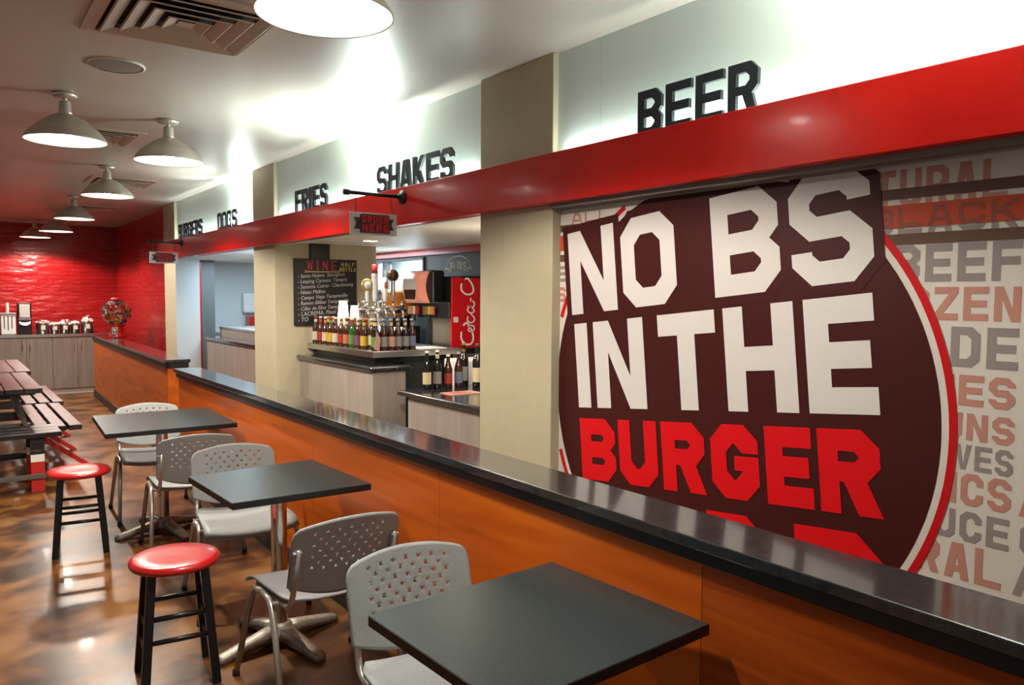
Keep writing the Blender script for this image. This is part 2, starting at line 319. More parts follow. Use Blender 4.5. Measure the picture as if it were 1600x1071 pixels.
# ------------------------------------------------------------------ shell
XW, XP, XB = 2.34, 2.31, 2.245
box('floor', (-5, -3, -.1), (3.9, 15, 0), M['floor'], kind='structure')
box('ceiling', (-5, -3, 2.72), (2.60, 15, 2.82), M['ceiling'], kind='structure')
box('wall_back', (-5, 14.6, 0), (2.6, 14.8, 2.72), M['brick'], kind='structure')
box('wall_right', (2.42, 10.60, 0), (2.58, 14.6, 2.72), M['brick'], kind='structure')
for a, b in ((2.80, 3.40), (6.54, 7.09), (10.03, 10.60)):
    box('pillar', (XP, a, 0), (2.59 if a > 10 else 2.66, b, 2.72), M['pillar'], kind='structure', bevel=.004)
for a, b in ((3.40, 5.89), (5.892, 6.54), (7.09, 9.05), (9.052, 10.03), (-1.2, 2.51), (2.512, 2.80)):
    box('wall_panel', (XW, a, 2.02), (XW + .05, b, 2.72), M['panel_white'], kind='structure')
q = MB(); q.box((XB, -1.2, 2.019), (XB + .025, 10.7, 2.244)); q.box((XB + .025, -1.2, 2.019), (XP, 10.7, 2.045)); q.box((XB + .025, -1.2, 2.19), (XW, 10.7, 2.225))
q.build('beam', M['beam'], kind='structure', bevel=.004)
box('trim_1', (XP - .02, -1.2, 2.0), (XW, 2.80, 2.05), mat('grey_soffit', (.2, .18, .16), .6), kind='structure')
# wall under the panels that carries the mural, and the kitchen shell
box('wall_mural_side', (2.362, -1.2, 0), (2.5, 2.80, 2.04), M['pillar'], kind='structure')
q = MB(); q.box((2.36, 2.80, 2.045), (5.0, 10.6, 2.08)); q.box((2.60, 10.6, 2.045), (5.0, 12.2, 2.08)); q.build('ceiling_kitchen', M['kitchen_ceiling'], kind='structure')
box('wall_wine', (2.66, 6.54, 0), (3.27, 6.70, 2.044), M['pillar'], kind='structure')
q = MB(); q.box((2.312, 10.02, 0), (2.59, 10.03, 2.044)); q.build('wall_pass_face', M['kitchen_wall'], kind='structure')
XK = 3.80
# kitchen side wall with a window hole
q = MB()
for a, b in (((XK, 2.8, 0), (XK + .1, 6.56, 2.05)), ((XK, 6.56, 0), (XK + .1, 7.59, 1.638)), ((XK, 6.56, 1.955), (XK + .1, 7.59, 2.05)), ((XK, 7.59, 0), (XK + .1, 9.0, 2.05))): q.box(a, b)
q.build('wall_kitchen', M['charcoal_wall'], kind='structure')
box('wall_kitchen_far', (2.66, 11.2, 0), (5, 11.3, 2.044), M['kitchen_wall'], kind='structure')
box('wall_kitchen_end', (4.9, 2.8, 0), (5, 11.2, 2.044), M['kitchen_wall'], kind='structure')
box('trim_2', (XK - .035, 2.8, 1.982), (XK, 9.0, 2.044), M['red_trim'], kind='structure')
fr = MB()
for y in (6.56, 7.31, 7.40, 7.59): fr.box((XK - .02, y - .014, 1.638), (XK + .03, y + .014, 1.955))
for z in (1.638, 1.955): fr.box((XK - .02, 6.55, z - .014), (XK + .03, 7.6, z + .014))
win = fr.build('window_1', M['charcoal_wall'], kind='structure')
gp = MB(); gp.box((XK + .01, 6.56, 1.645), (XK + .014, 7.59, 1.95)); gp.build('pane', M['glass'], win)
area('window_light', (4.08, 7.0, 2.03), (0, 0, 0), .3, 140, (.72, .9, 1.0), 1.2)
box('trim_3', (2.735, 10.6, 0), (2.76, 10.7, 2.044), M['red_trim'], kind='structure')
box('post', (2.762, 10.6, 0), (2.93, 10.72, 2.044), mat('post_grey', (.12, .12, .12), .5), kind='structure')

# half walls (seating side wood, black cap)
hw = MB(); hw.box((1.625, -1.2, 0), (1.77, 6.93, .89)); half = hw.build('half_wall', M['pillar'], kind='structure')
ys = [-1.2, -.03, 1.31, 2.66, 4.0, 5.35, 6.94]
for k in range(6):
    pm = M['ply_dark'] if k in (1,) else M['ply']
    box('wood_panel', (1.61, ys[k] + .0012, .0), (1.626, ys[k + 1] - .0012, .892), pm, half)
box('wood_panel', (1.61, 6.94, 0), (1.785, 6.955, .892), M['ply'], half)
q = MB(); q.box((1.575, -1.25, .925), (1.79, 6.99, .957)); q.build('counter_cap', M['counter'], half, bevel=.004)
q = MB(); q.box((1.592, -1.22, .885), (1.62, 6.965, .9255)); q.box((1.592, 6.955, .885), (1.785, 6.972, .9255)); q.build('fascia', M['black'], half, bevel=.003)
box('baseboard', (1.598, -1.2, 0), (1.611, 6.95, .10), M['base_black'], half)
# the far one, set at a slight angle
far = thing('half_wall', 'x', 'x'); del far['label']; del far['category']; far['kind'] = 'structure'
far.location = (1.675, 7.78, 0); far.rotation_euler = (0, 0, -math.atan2(1.835 - 1.675, 13.25 - 7.78))
box('core', (.05, .03, 0), (.20, 5.60, .90), M['ply'], far)
box('wood_panel', (.035, .02, 0), (.051, 5.62, .905), M['ply'], far); box('wood_panel', (.035, .015, 0), (.21, .03, .905), M['ply'], far)
box('counter_cap', (0, -.01, .938), (.235, 5.66, .97), M['counter'], far, bevel=.004)
q = MB(); q.box((.018, .0, .888), (.05, 5.64, .939)); q.box((.018, 0, .888), (.222, .02, .939)); q.build('fascia', M['black'], far, bevel=.003)
box('baseboard', (.02, .01, 0), (.036, 5.62, .11), M['base_black'], far); box('baseboard', (.02, 5.62, 0), (.21, 5.635, .11), M['base_black'], far)

# ------------------------------------------------------------------ mural
XM = 2.360; th = math.atan(.1026)
def mf(k): return lambda u, v, d: (XM - .0009 * k, 2.80 - u, v)
def rot(q): return [[(s_ * math.cos(th) - t_ * math.sin(th), s_ * math.sin(th) + t_ * math.cos(th)) for s_, t_ in p] for p in q]
q = MB(); VT = 1.995
q.box((XM, .15, .62), (XM + .002, 2.798, VT), 0)
def put(quads, k, mi):
    for p in quads:
        if len(p) >= 3: q.flat(p, mf(k), 0, mi)
def clipv(quads, hi): return [clip(clip(p, 1, hi, True), 0, .003, False) for p in quads]
for i, (t, u0, u1, v0, v1, mi) in enumerate((('NATURAL', 1.37, 1.90, 1.868, 1.982, 4), ('BLACK', 1.515, 1.935, 1.783, 1.866, 5), ('BEEF', 1.596, 1.944, 1.641, 1.752, 5), ('FROZEN', 1.475, 1.945, 1.528, 1.625, 4),
        ('MADE', 1.565, 1.944, 1.394, 1.510, 5), ('FRIES', 1.60, 1.941, 1.283, 1.372, 4), ('BUNS', 1.685, 1.943, 1.184, 1.262, 4), ('OLIVES', 1.66, 1.943, 1.098, 1.171, 5), ('ORGANICS', 1.42, 1.942, .995, 1.088, 4), ('SAUCE', 1.60, 1.941, .889, .977, 5), ('NATURAL', 1.36, 1.925, .773, .879, 4),
        ('ALL', .08, .34, 1.925, 1.975, 4), ('E', -.02, .045, 1.66, 1.735, 5), ('S', -.02, .045, 1.565, 1.635, 4), ('E', 1.968, 2.04, 1.19, 1.262, 5), ('A', 1.962, 2.05, .995, 1.088, 4), ('C', 1.968, 2.05, .889, .977, 5), ('A', 1.955, 2.05, .773, .862, 5))):
    put([clip(p, 0, .003, False) for p in word(t, u0, u1, v0, v1)], 1, mi)
for v0, v1, mi in ((1.893, 1.925, 7), (1.805, 1.876, 8), (1.754, 1.787, 7)):
    put([[(.003, v0), (2.65, v0), (2.65, v1), (.003, v1)]], 2, mi)
put([[(a, b) for a, b in p] for p in word('BLACK', 1.515, 1.935, 1.8055, 1.866)], 2.5, 9)
CU, CV, CR = .874, 1.178, .879
def arc_ring(r0, r1, k, mi, n=160):
    for i in range(n):
        a0, a1 = 2 * math.pi * i / n, 2 * math.pi * (i + 1) / n
        p = [(CU + r * math.cos(a), CV + r * math.sin(a)) for r, a in ((r0, a0), (r1, a0), (r1, a1), (r0, a1))]
        if all(.003 <= x and y <= VT for x, y in p): put([p], k, mi)
arc_ring(.879, .900, 3, 0); arc_ring(.900, .923, 3, 6)
n = 160
poly = []
for i in range(n):
    a = 2 * math.pi * i / n; poly.append((max(.003, CU + CR * math.cos(a)), min(VT, CV + CR * math.sin(a))))
put([poly], 4, 1)
big = []; G = lambda ch, s0, s1, t0, t1, tk, c: tess(shift(glyph(ch, s1 - s0, t1 - t0, tk, c), s0, t0))
halo = []
for ch, s0, s1 in (('N', .25, .552), ('O', .591, .892), ('B', 1.076, 1.365), ('S', 1.41, 1.70)):
    big += G(ch, s0, s1, 1.487, 1.866, .078, .07); g = .034
    halo.append([[(s0 - g + a, 1.487 - g + b) for a, b in glyph('O' if ch in 'OS' else 'B' if ch == 'B' else 'I', s1 - s0 + 2 * g, .379 + 2 * g, .1, .085)[0]]])
for k_, h_ in enumerate(halo): put(clipv(rot([t_ for l_ in h_ for t_ in tess([l_])]), VT), 4.6 + .3 * k_, 1)
for ch, s0, s1 in (('I', .261, .346), ('N', .387, .692), ('T', .775, 1.065), ('H', 1.105, 1.402), ('E', 1.441, 1.686)): big += G(ch, s0, s1, 1.058, 1.444, .088, .06)
put(clipv(rot(big), VT), 6, 2)
red = []
for ch, s0, s1 in (('B', .26, .487), ('U', .509, .733), ('R', .759, .98), ('G', 1.01, 1.224), ('E', 1.254, 1.438), ('R', 1.462, 1.676)): red += G(ch, s0, s1, .73, 1.009, .072, .058)
for ch, s0, s1 in (('B', .62, .83), ('B', .97, 1.25), ('R', 1.352, 1.675)): red += G(ch, s0, s1, .40, .673, .105, .095)
put(rot(red), 6, 3)
mu = q.build('wall_mural', [M['mur_bg'], M['mur_brown'], M['mur_white'], M['mur_red'], M['mur_pink'], M['mur_grey'], M['mur_ring'], M['mur_stripe'], M['mur_orange'], M['mur_fade']])
tag(mu, 'large printed wall mural reading NO BS IN THE BURGER on a brown disc', 'mural')

# ------------------------------------------------------------------ standing words on the beam
for txt, ya, yb, lab in (('BEER', 2.212, 1.648, 'black standing letters spelling BEER on the red beam'), ('SHAKES', 4.512, 3.598, 'black standing letters spelling SHAKES on the red beam'), ('FRIES', 5.93, 5.31, 'black standing letters spelling FRIES on the red beam'), ('DOGS', 8.05, 7.43, 'black standing letters spelling DOGS on the red beam'), ('BURGERS', 9.64, 8.635, 'black standing letters spelling BURGERS on the red beam')):
    t = thing('word_sign', lab, 'sign', (2.262, ya, 2.2265), 0, 'black standing words along the beam')
    Wd = ya - yb; H = .18; wts = [.42 if ch == 'I' else 1 for ch in txt]; gap = .022; unit = (Wd - gap * (len(txt) - 1)) / sum(wts); x = 0
    for ch, k in zip(txt, wts):
        g = MB()
        extrude(g, glyph(ch, unit * k, H, .034, .030), lambda a, b, d, x=x: (d, -(x + a), b), 0, .016)
        g.build('letter', M['letter'], t); x += unit * k + gap

# ------------------------------------------------------------------ hanging ORDER HERE signs
def order_sign(y, near):
    w_ = 'nearer, by the bottles' if near else 'far end, by the brick wall'
    b = thing('sign_bracket', 'black pipe bracket on the red beam, ' + ('above the wine board bar' if near else 'next to the far brick wall'), 'bracket', (XB, y, 2.182))
    p = MB(); p.tube([(-.02, 0, 0), (-.37, 0, 0)], .011); p.build('pipe', M['black'], b)
    p = MB(); T = Matrix.Rotation(R(-90), 4, 'Y'); p.lathe([(.0001, 0), (.042, 0), (.042, .012), (.018, .022), (.016, .035), (.0001, .035)], seg=24, T=T); p.build('flange', M['black'], b)
    p = MB(); T = Matrix.Translation((-.35, 0, 0)) @ Matrix.Rotation(R(-90), 4, 'Y'); p.lathe([(.0001, 0), (.017, 0), (.017, .03), (.0001, .03)], seg=16, T=T); p.build('end_cap', M['black'], b)
    s = thing('hanging_sign', ('grey ORDER HERE sign hanging near the bottles' if near else 'white ORDER HERE sign hanging by the far brick wall'), 'sign', (2.05, y, 1.944))
    p = MB(); p.box((-.15, -.006, 0), (.15, .006, .128)); p.build('board', M['sign_grey'] if near else M['white'], s, bevel=.002)
    for x in (-.112, .118):
        p = MB(); p.tube([(x, 0, .123), (x, 0, .238)], .0022, 6); p.build('chain', M['black'], s)
    f = lambda a, b_, d: (a, -.006 - d, b_)
    p = MB()
    p.prism([(-.128, .032), (-.08, .032), (-.08, .098), (-.128, .098), (-.112, .065)], f, 0, .004); p.prism([(.128, .032), (.08, .032), (.08, .098), (.128, .098), (.112, .065)], f, 0, .004)
    p.prism([(-.09, .012), (.1, .012), (.1, .06), (.096, .116), (.088, .12), (-.08, .12), (-.09, .114)], f, .001, .008); p.build('ribbon', M['sign_dark'], s)
    p = MB()
    for g_ in word_loops('ORDER', -.082, .09, .070, .114, .011, None, .008): extrude(p, g_, f, .0075, .012)
    for g_ in word_loops('HERE', -.082, .093, .018, .064, .012, None, .009): extrude(p, g_, f, .0075, .012)
    p.build('lettering', M['sign_red'], s)
order_sign(4.13, True); order_sign(9.42, False)

# ------------------------------------------------------------------ pendant lamps
def lamp(x, y, zr, rad, lab, proto=[None]):
    if proto[0] is None:
        t = thing('pendant_lamp', lab, 'lamp', (0, 0, 0), 0, 'brushed metal pendant lamps')
        # local: rim at z=0, ceiling at .26
        p = MB(); p.lathe([(.0001, .266), (.062, .266), (.064, .25), (.055, .243), (.02, .24), (.0001, .24)], seg=28); p.build('canopy', M['brushed'], t)
        p = MB(); p.tube([(0, 0, .242), (0, 0, .215)], .007, 10); p.sphere((0, 0, .232), .012); p.build('stem', M['brushed'], t)
        p = MB(); p.lathe([(.0001, .222), (.026, .222), (.030, .212), (.034, .16), (.040, .148), (.0001, .148)], seg=24); p.build('socket_cup', M['brushed'], t)
        out = [(.036, .150), (.055, .145), (.085, .128), (.125, .10), (.165, .066), (.195, .034), (.21, .010), (.2145, 0)]
        p = MB(); p.lathe(out, seg=48); p.lathe([(.2145, 0), (.211, -.003), (.2085, 0)], seg=48)
        p.lathe([(a - .006, z - .004) if i < 7 else (.2085, 0) for i, (a, z) in enumerate(out)], seg=48, mi=1); p.build('shade', [M['brushed'], M['shade_in']], t)
        p = MB(); p.sphere((0, 0, .062), .048, 20, 12); p.lathe([(.0001, .15), (.02, .15), (.022, .10)], seg=16); p.build('bulb', M['bulb'], t); proto[0] = t
    else:
        t = copy_tree(proto[0]); t['label'] = lab
    s = rad / .214; t.location = (x, y, zr); t.scale = (s, s, (2.72 - zr) / .266)
    return t
LB = 'brushed metal pendant lamp, '
PL = [(.98, 2.30, 'the big nearest one cut by the frame top'), (.595, 5.05, 'left of the row, beside the round speaker'), (1.22, 5.40, 'right of the row, in front of the ceiling vent'), (1.21, 7.64, 'fourth from the camera over the picnic benches'), (1.265, 10.2, 'third from the red back wall'), (1.31, 12.4, 'second from the red back wall'), (1.19, 13.9, 'closest to the red back wall')]
for (x, y, s) in PL:
    lamp(x, y, 2.456, .212, LB + s)
    l = bpy.data.lights.new('lamp_light', 'SPOT'); l.energy = 112; l.color = (1, .90, .77); l.spot_size = R(150); l.spot_blend = .25; l.shadow_soft_size = .06
    o = bpy.data.objects.new('lamp_light', l); o.location = (x, y, 2.46); COL.objects.link(o)

# ------------------------------------------------------------------ ceiling vents and speaker
def vent(cx, cy, sz, lab):
    t = thing('ceiling_vent', lab, 'vent', (cx, cy, 2.72), 0, 'square ceiling air vents')
    p = MB(); h = sz / 2
    for r in range(4):
        T = Matrix.Rotation(R(90 * r), 4, 'Z'); a, b = h, h - .05
        p.add([T @ Vector(v) for v in ((-a, -a, 0), (a, -a, 0), (a, -a, -.008), (-a, -a, -.008), (-b, -b, -.012), (b, -b, -.012), (-b, -b, 0), (b, -b, 0))], [(0, 1, 2, 3), (3, 2, 5, 4), (4, 5, 7, 6)])
    p.build('frame', M['vent'], t)
    p = MB(); p.box((-h + .04, -h + .04, -.002), (h - .04, h - .04, -.001)); p.build('backing', M['vent_dark'], t)
    for k in range(4):
        p = MB(); a = h - .062 - k * .066; b = a - .052
        for r in range(4):
            T = Matrix.Rotation(R(90 * r), 4, 'Z')
            p.add([T @ Vector(v) for v in ((-a, -a, -.018), (a, -a, -.018), (b, -b, -.006), (-b, -b, -.006), (-a + .006, -a + .006, -.022), (a - .006, -a + .006, -.022))], [(0, 1, 2, 3), (0, 1, 5, 4), (4, 5, 2, 3)])
        if k == 3: p.add([(-b, -b, -.012), (b, -b, -.012), (b, b, -.012), (-b, b, -.012)], [(0, 1, 2, 3)])
        p.build('louvre', M['vent'], t)
    return t
vent(.85, 3.43, .69, 'large square ceiling vent beside the nearest pendant lamp')
vent(.89, 6.23, .62, 'square ceiling vent partly behind the left pendant lamp')
vent(1.50, 8.62, .62, 'square ceiling vent behind the third pendant lamp')
vent(1.62, 11.5, .62, 'small far ceiling vent nearest the red back wall')
t = thing('ceiling_speaker', 'round flush ceiling speaker with brown grille', 'speaker', (.73, 4.27, 2.72))
p = MB(); p.lathe([(.13, 0), (.13, -.006), (.122, -.008)], seg=40); p.build('rim', M['cream'], t)
p = MB(); p.lathe([(.123, -.005), (.08, -.009), (.0001, -.010)], seg=40); p.build('grille', M['grille'], t)

# ------------------------------------------------------------------ cafe tables
def table(c, top, lab, zt=.74):
    """c: pedestal centre, top: four corners of the top, anticlockwise from far left"""
    t = thing('cafe_table', lab, 'table', (c[0], c[1], 0), 0, 'slate cafe tables along the half wall')
    f = lambda x, y, d: (x - c[0], y - c[1], d)
    p = MB(); p.prism(top, f, zt - .03, zt - .0015); p.build('edge_band', M['edge'], t, bevel=.002)
    ct = Vector((sum(a for a, b in top) / 4, sum(b for a, b in top) / 4)); ins = [tuple(Vector(q_) + (ct - Vector(q_)).normalized() * .002) for q_ in top]
    p = MB(); p.prism(ins, f, zt - .0016, zt); p.build('tabletop', M['laminate'], t)
    p = MB(); p.lathe([(.036, .06), (.036, zt - .035)], seg=28); p.build('column', M['chrome'], t)
    p = MB(); p.box((-.2, -.03, zt - .04), (.2, .03, zt - .03)); p.box((-.03, -.2, zt - .04), (.03, .2, zt - .03)); p.build('mounting_plate', M['black'], t)
    p = MB(); p.lathe([(.0001, .095), (.044, .095), (.052, .085), (.06, .055), (.075, .03), (.0001, .03)], seg=28); p.build('hub', M['cast'], t)
    for k in range(4):
        a = R(90 * k + 12 + 2)
        d = Vector((math.cos(a), math.sin(a), 0)); n_ = Vector((-d.y, d.x, 0)); vs = []; prof = ((.03, .085, .034, .02), (.10, .074, .032, .022), (.18, .058, .030, .016), (.26, .042, .029, .006), (.30, .034, .026, .002), (.315, .02, .018, .004))
        for r_0, zt_, hw_, zb in prof:
            for sx, zz in ((-1, zb), (-1, zt_ * .8 + zb * .2), (-.6, zt_), (.6, zt_), (1, zt_ * .8 + zb * .2), (1, zb)): vs.append(d * r_0 + n_ * hw_ * sx + Vector((0, 0, zz)))
        p = MB(); fs = [tuple(range(6))[::-1], tuple(range(30, 36))]
        for i in range(5):
            for j in range(6): fs.append((i * 6 + j, i * 6 + (j + 1) % 6, (i + 1) * 6 + (j + 1) % 6, (i + 1) * 6 + j))
        p.add(vs, fs, 0, True); p.build('foot', M['cast'], t)
table((1.23, 1.54), [(.886, 1.83), (.91, 1.235), (1.583, 1.26), (1.549, 1.865)], 'slate topped square cafe table nearest the camera, cut by the frame')
table((1.205, 3.40), [(.902, 3.75), (.928, 3.158), (1.538, 3.135), (1.518, 3.784)], 'slate topped cafe table in the middle, behind the big red stool')
table((1.16, 5.50), [(.822, 6.028), (.773, 5.181), (1.557, 5.157), (1.590, 5.99)], 'farthest slate topped cafe table, nearest the far half wall')

# ------------------------------------------------------------------ chairs
def back_pt(s, zz):
    zt = .765 - .033 * (s / .22) ** 2
    if abs(s) > .185: zt -= .035 - math.sqrt(max(0, .035 ** 2 - (abs(s) - .185) ** 2))
    zb = .452 + .055 * (abs(s) / .22) ** 2.0
    z = zb + (zt - zb) * zz
    y = .195 + .085 * ((z - .45) / .3) + .028 * (1 - (s / .22) ** 2) - .01
    return Vector((s, y, z))
def make_chair(lab):
    t = thing('stacking_chair', lab, 'chair', (0, 0, 0), 0, 'grey plastic stacking chairs')
    p = MB(); NS, NT = 19, 12
    us = [-.22, -.212, -.195, -.17] + [-.1495 + .023 * k for k in range(14)] + [.17, .195, .212, .22]
    vsn = [0, .04, .12, .22] + [.33 + .082 * k for k in range(8)] + [.96, 1.0]
    for i in range(len(us) - 1):
        for j in range(len(vsn) - 1):
            a, b, c, d = us[i], us[i + 1], vsn[j], vsn[j + 1]
            cs = [(a, c), (b, c), (b, d), (a, d)]
            hole = 4 <= i <= 16 and 4 <= j <= 10 and (i + j) % 2 == 0
            if not hole: p.add([back_pt(*x) for x in cs], [(0, 1, 2, 3)], 0, True)
            else:
                cx, cz = (a + b) / 2, (c + d) / 2; rot_ = (i * 7 + j * 5) % 4 * math.pi / 2 + math.pi / 2
                tri = [(cx + .0095 * math.cos(rot_ + k * 2.0944), cz + .0095 / .3 * math.sin(rot_ + k * 2.0944)) for k in range(3)]
                # ring of faces between the cell and the triangle
                def near(k): return min(range(4), key=lambda m_: (cs[m_][0] - tri[k][0]) ** 2 + ((cs[m_][1] - tri[k][1]) * .3) ** 2)
                vs = [back_pt(*x) for x in cs] + [back_pt(*x) for x in tri]; fs = []
                ang = lambda x: math.atan2((x[1] - cz) * .3, x[0] - cx)
                ring = sorted([(ang(x), 0, k) for k, x in enumerate(cs)] + [(ang(x), 1, 4 + k) for k, x in enumerate(tri)])
                oc = [r for r in ring if r[1] == 0]; ic = [r for r in ring if r[1] == 1]
                # greedy stitch
                io = 0; ii = min(range(3), key=lambda k: abs((ic[k][0] - oc[0][0] + math.pi) % (2 * math.pi) - math.pi)); no = ni = 0
                oa = lambda k: oc[k % 4][0] + 2 * math.pi * (k // 4); start = ii
                def ia(k):
                    base = ic[k % 3][0] + 2 * math.pi * (k // 3); return base
                ko, ki = 0, start
                if ia(ki) - oa(ko) > math.pi: ki -= 3
                if ia(ki) - oa(ko) < -math.pi: ki += 3
                k_start = ki
                while ko < 4 or ki < k_start + 3:
                    if ki >= k_start + 3 or (ko < 4 and oa(ko + 1) <= ia(ki + 1)): fs.append((oc[ko % 4][2], oc[(ko + 1) % 4][2], ic[ki % 3][2])); ko += 1
                    else: fs.append((oc[ko % 4][2], ic[(ki + 1) % 3][2], ic[ki % 3][2])); ki += 1
                p.add(vs, fs, 0, True)
    bk = p.build('backrest', M['plastic'], t)
    bm = bmesh.new(); bm.from_mesh(bk.data); bmesh.ops.remove_doubles(bm, verts=bm.verts, dist=1e-5); bmesh.ops.recalc_face_normals(bm, faces=bm.faces); bm.to_mesh(bk.data); bm.free()
    d = bk.modifiers.new('s', 'SOLIDIFY'); d.thickness = .007; d.offset = 0
    # sleeves at the back's two sides
    for sg in (-1, 1):
        p = MB(); pts = [back_pt(.200 * sg, v) + Vector((0, .0125, 0)) for v in (.0, .22, .44, .66)]
        for i in range(3):
            a, b = pts[i], pts[i + 1]; p.bar(a, b, .018, .036, up=(1, 0, 0))
        p.build('sleeve', M['plastic'], bk, bevel=.006)
    # seat
    p = MB(); n, m_ = 14, 14; gx = [-1 + 2 * i / n for i in range(n + 1)]; gy = [i / m_ for i in range(m_ + 1)]
    def seat_pt(u, v):
        hw_ = .212 + .018 * (1 - v); cu = 1.0
        y = -.255 + .455 * v; y += .03 * (abs(u) ** 3) * (1 - v) * 1.0
        z = .447 - .022 * (1 - u * u) * (.55 + .45 * math.cos((v - .35) * 2.2)) - .035 * max(0, .22 - v) / .22 * (max(0, .22 - v) / .22) - .012 * max(0, v - .75) / .25 * 0
        if v > .8: hw_ -= .03 * ((v - .8) / .2) ** 2
        return (u * hw_, y, z)
    vs = [seat_pt(u, v) for v in gy for u in gx]; k = n + 1
    p.add(vs, [(j * k + i, j * k + i + 1, (j + 1) * k + i + 1, (j + 1) * k + i) for j in range(m_) for i in range(n)], 0, True)
    st = p.build('seat', M['plastic'], t, solid=.009)
    for sg in (-1, 1):
        x = .205 * sg
        p = MB(); p.tube([(sg * .198, .262, .66), (sg * .198, .228, .53), (sg * .20, .213, .48), (sg * .202, .195, .435), (sg * .203, .165, .418), (sg * .203, .10, .414), (sg * .203, -.15, .414)], .011, 12); p.build('back_post', M['frame'], t)
        p = MB(); p.tube([(sg * .262, -.26, .02), (sg * .24, -.15, .33), (sg * .235, -.118, .395), (sg * .233, -.085, .418), (sg * .232, -.04, .424)], .0125, 12); p.build('leg', M['frame'], t)
        p = MB(); p.tube([(sg * .262, .262, .02), (sg * .24, .13, .31), (sg * .235, .085, .395), (sg * .233, .05, .418), (sg * .232, -.04, .424)], [.0125, .0125, .0135, .0125, .0125], 12); p.build('leg', M['frame'], t)
        for y in (-.262, .264):
            p = MB(); p.lathe([(.0001, 0), (.015, 0), (.015, .026), (.0001, .026)], (sg * .263, y, 0), 14); p.build('foot_cap', M['rubber'], t)
    p = MB()
    for y in (-.12, .10): p.tube([(-.236, y, .416), (-.15, y, .408), (.15, y, .408), (.236, y, .416)], .009, 8)
    p.build('cross_tube', M['frame'], t)
    return t
ch = make_chair('grey perforated chair facing the camera behind the nearest cafe table')
ch.location = (1.196, 1.93, 0); ch.rotation_euler = (0, 0, R(-3))
for x, y, rz, lab in ((1.21, 2.935, 181, 'grey perforated chair seen from behind, between the nearest two cafe tables'), (1.24, 4.02, -6, 'grey perforated chair facing the camera behind the middle cafe table'),
                      (1.222, 5.02, 175, 'dark backed grey chair seen from behind, in front of the farthest cafe table'), (1.215, 6.03, -3, 'grey perforated chair facing the camera behind the farthest cafe table')):
    c = copy_tree(ch); c.location = (x, y, 0); c.rotation_euler = (0, 0, R(rz)); c['label'] = lab

# ------------------------------------------------------------------ stools
def stool(lab):
    t = thing('stool', lab, 'stool', (0, 0, 0), 0, 'red topped black stools')
    p = MB(); p.lathe([(.0001, .462), (.155, .462), (.168, .466), (.174, .476), (.174, .486), (.168, .494), (.158, .498), (.10, .497), (.0001, .495)], seg=48); p.build('seat', M['stool_red'], t)
    tp = []
    for sx, sy in ((-1, -1), (1, -1), (1, 1), (-1, 1)):
        p = MB(); a = Vector((sx * .098, sy * .098, .465)); b = Vector((sx * .134, sy * .134, 0)); p.bar(a, b, .034, .034, up=(1, 0, 0)); p.build('leg', M['stool_black'], t, bevel=.004); tp.append((a, b))
    for i in range(4):
        for z in ((.20, .29) if i in (0, 2) else (.155, .245)):
            k = 1 - z / .465; q1 = tp[i][0].lerp(tp[i][1], k); q2 = tp[(i + 1) % 4][0].lerp(tp[(i + 1) % 4][1], k)
            p = MB(); p.tube([q1, q1.lerp(q2, .5), q2], [.009, .011, .009], 10); p.build('rung', M['stool_black'], t)
    return t
st = stool('round red topped black stool nearest the camera, beside the middle table'); st.location = (.742, 3.33, 0); st.rotation_euler = (0, 0, R(-6)); st.scale = (1, 1, 1.035)
s2 = copy_tree(st); s2.location = (.655, 5.38, 0); s2.rotation_euler = (0, 0, R(-8)); s2['label'] = 'farther round red topped black stool in front of the picnic benches'; s2.scale = (1.02, 1.02, 1.02)

# ------------------------------------------------------------------ picnic tables and end bench
def picnic(y0, y1, x0, lab):
    t = thing('picnic_table', lab, 'table', (x0, y0, 0), 0, 'red and black picnic tables'); L = y1 - y0
    w_ = .132
    for k in range(5):
        p = MB(); a = -.69 + k * .139; p.box((a, .0, .742), (a + w_, L, .785)); p.m[1] = 1; p.build('top_plank', [M['picnic_black'], M['picnic']], t, bevel=.004)
    for off in (-.06, -1.02 + .0):
        for k in range(3):
            p = MB(); a = off + k * .122; p.box((a, -.03, .405), (a + .098, L - .03, .45)); p.m[1] = 1; p.build('bench_plank', [M['picnic_black'], M['picnic']], t, bevel=.004)
    for y in (.42, L - .4):
        for sg in (-1, 1):
            p = MB(); a = Vector((-.345 + sg * .15, y, .74)); k = Vector((-.345 + sg * .25, y, .385)); b = Vector((-.345 + sg * .72, y, 0)); p.bar(a, k, .038, .08, up=(0, 1, 0), mi=0); p.bar(k, b, .038, .08, up=(0, 1, 0), mi=1); p.build('leg', [M['picnic_grey'], M['picnic_redpaint']], t, bevel=.003)
        p = MB(); p.bar((-1.03, y + .04, .385), (.28, y + .04, .385), .038, .085); p.build('bench_beam', M['picnic_grey'], t, bevel=.003)
        p = MB(); p.bar((-.67, y + .04, .715), (-.02, y + .04, .715), .038, .07); p.build('top_beam', M['picnic_grey'], t, bevel=.003)
    return t
picnic(7.64, 9.30, .675, 'nearer red and black picnic table with attached plank benches')
picnic(9.40, 11.15, .73, 'farther red and black picnic table toward the grey cabinets')
t = thing('bench', 'black bench with scratched end and red, white and black leg', 'bench', (.755, 7.12, 0))
for k in range(3):
    p = MB(); p.box((-1.5, .03 + k * .155, .435), (0, .03 + k * .155 + .145, .475)); p.build('seat_plank', M['picnic_black'], t, bevel=.004)
for x in (-.22, -1.35):
    for y in (.05, .42):
        p = MB()
        for z0, z1, mi in ((0, .24, 1), (.24, .30, 2), (.30, .435, 0)): p.box((x, y, z0), (x + .095, y + .05, z1), mi)
        p.build('leg', [M['picnic_black'], M['picnic_redpaint'], M['white']], t)
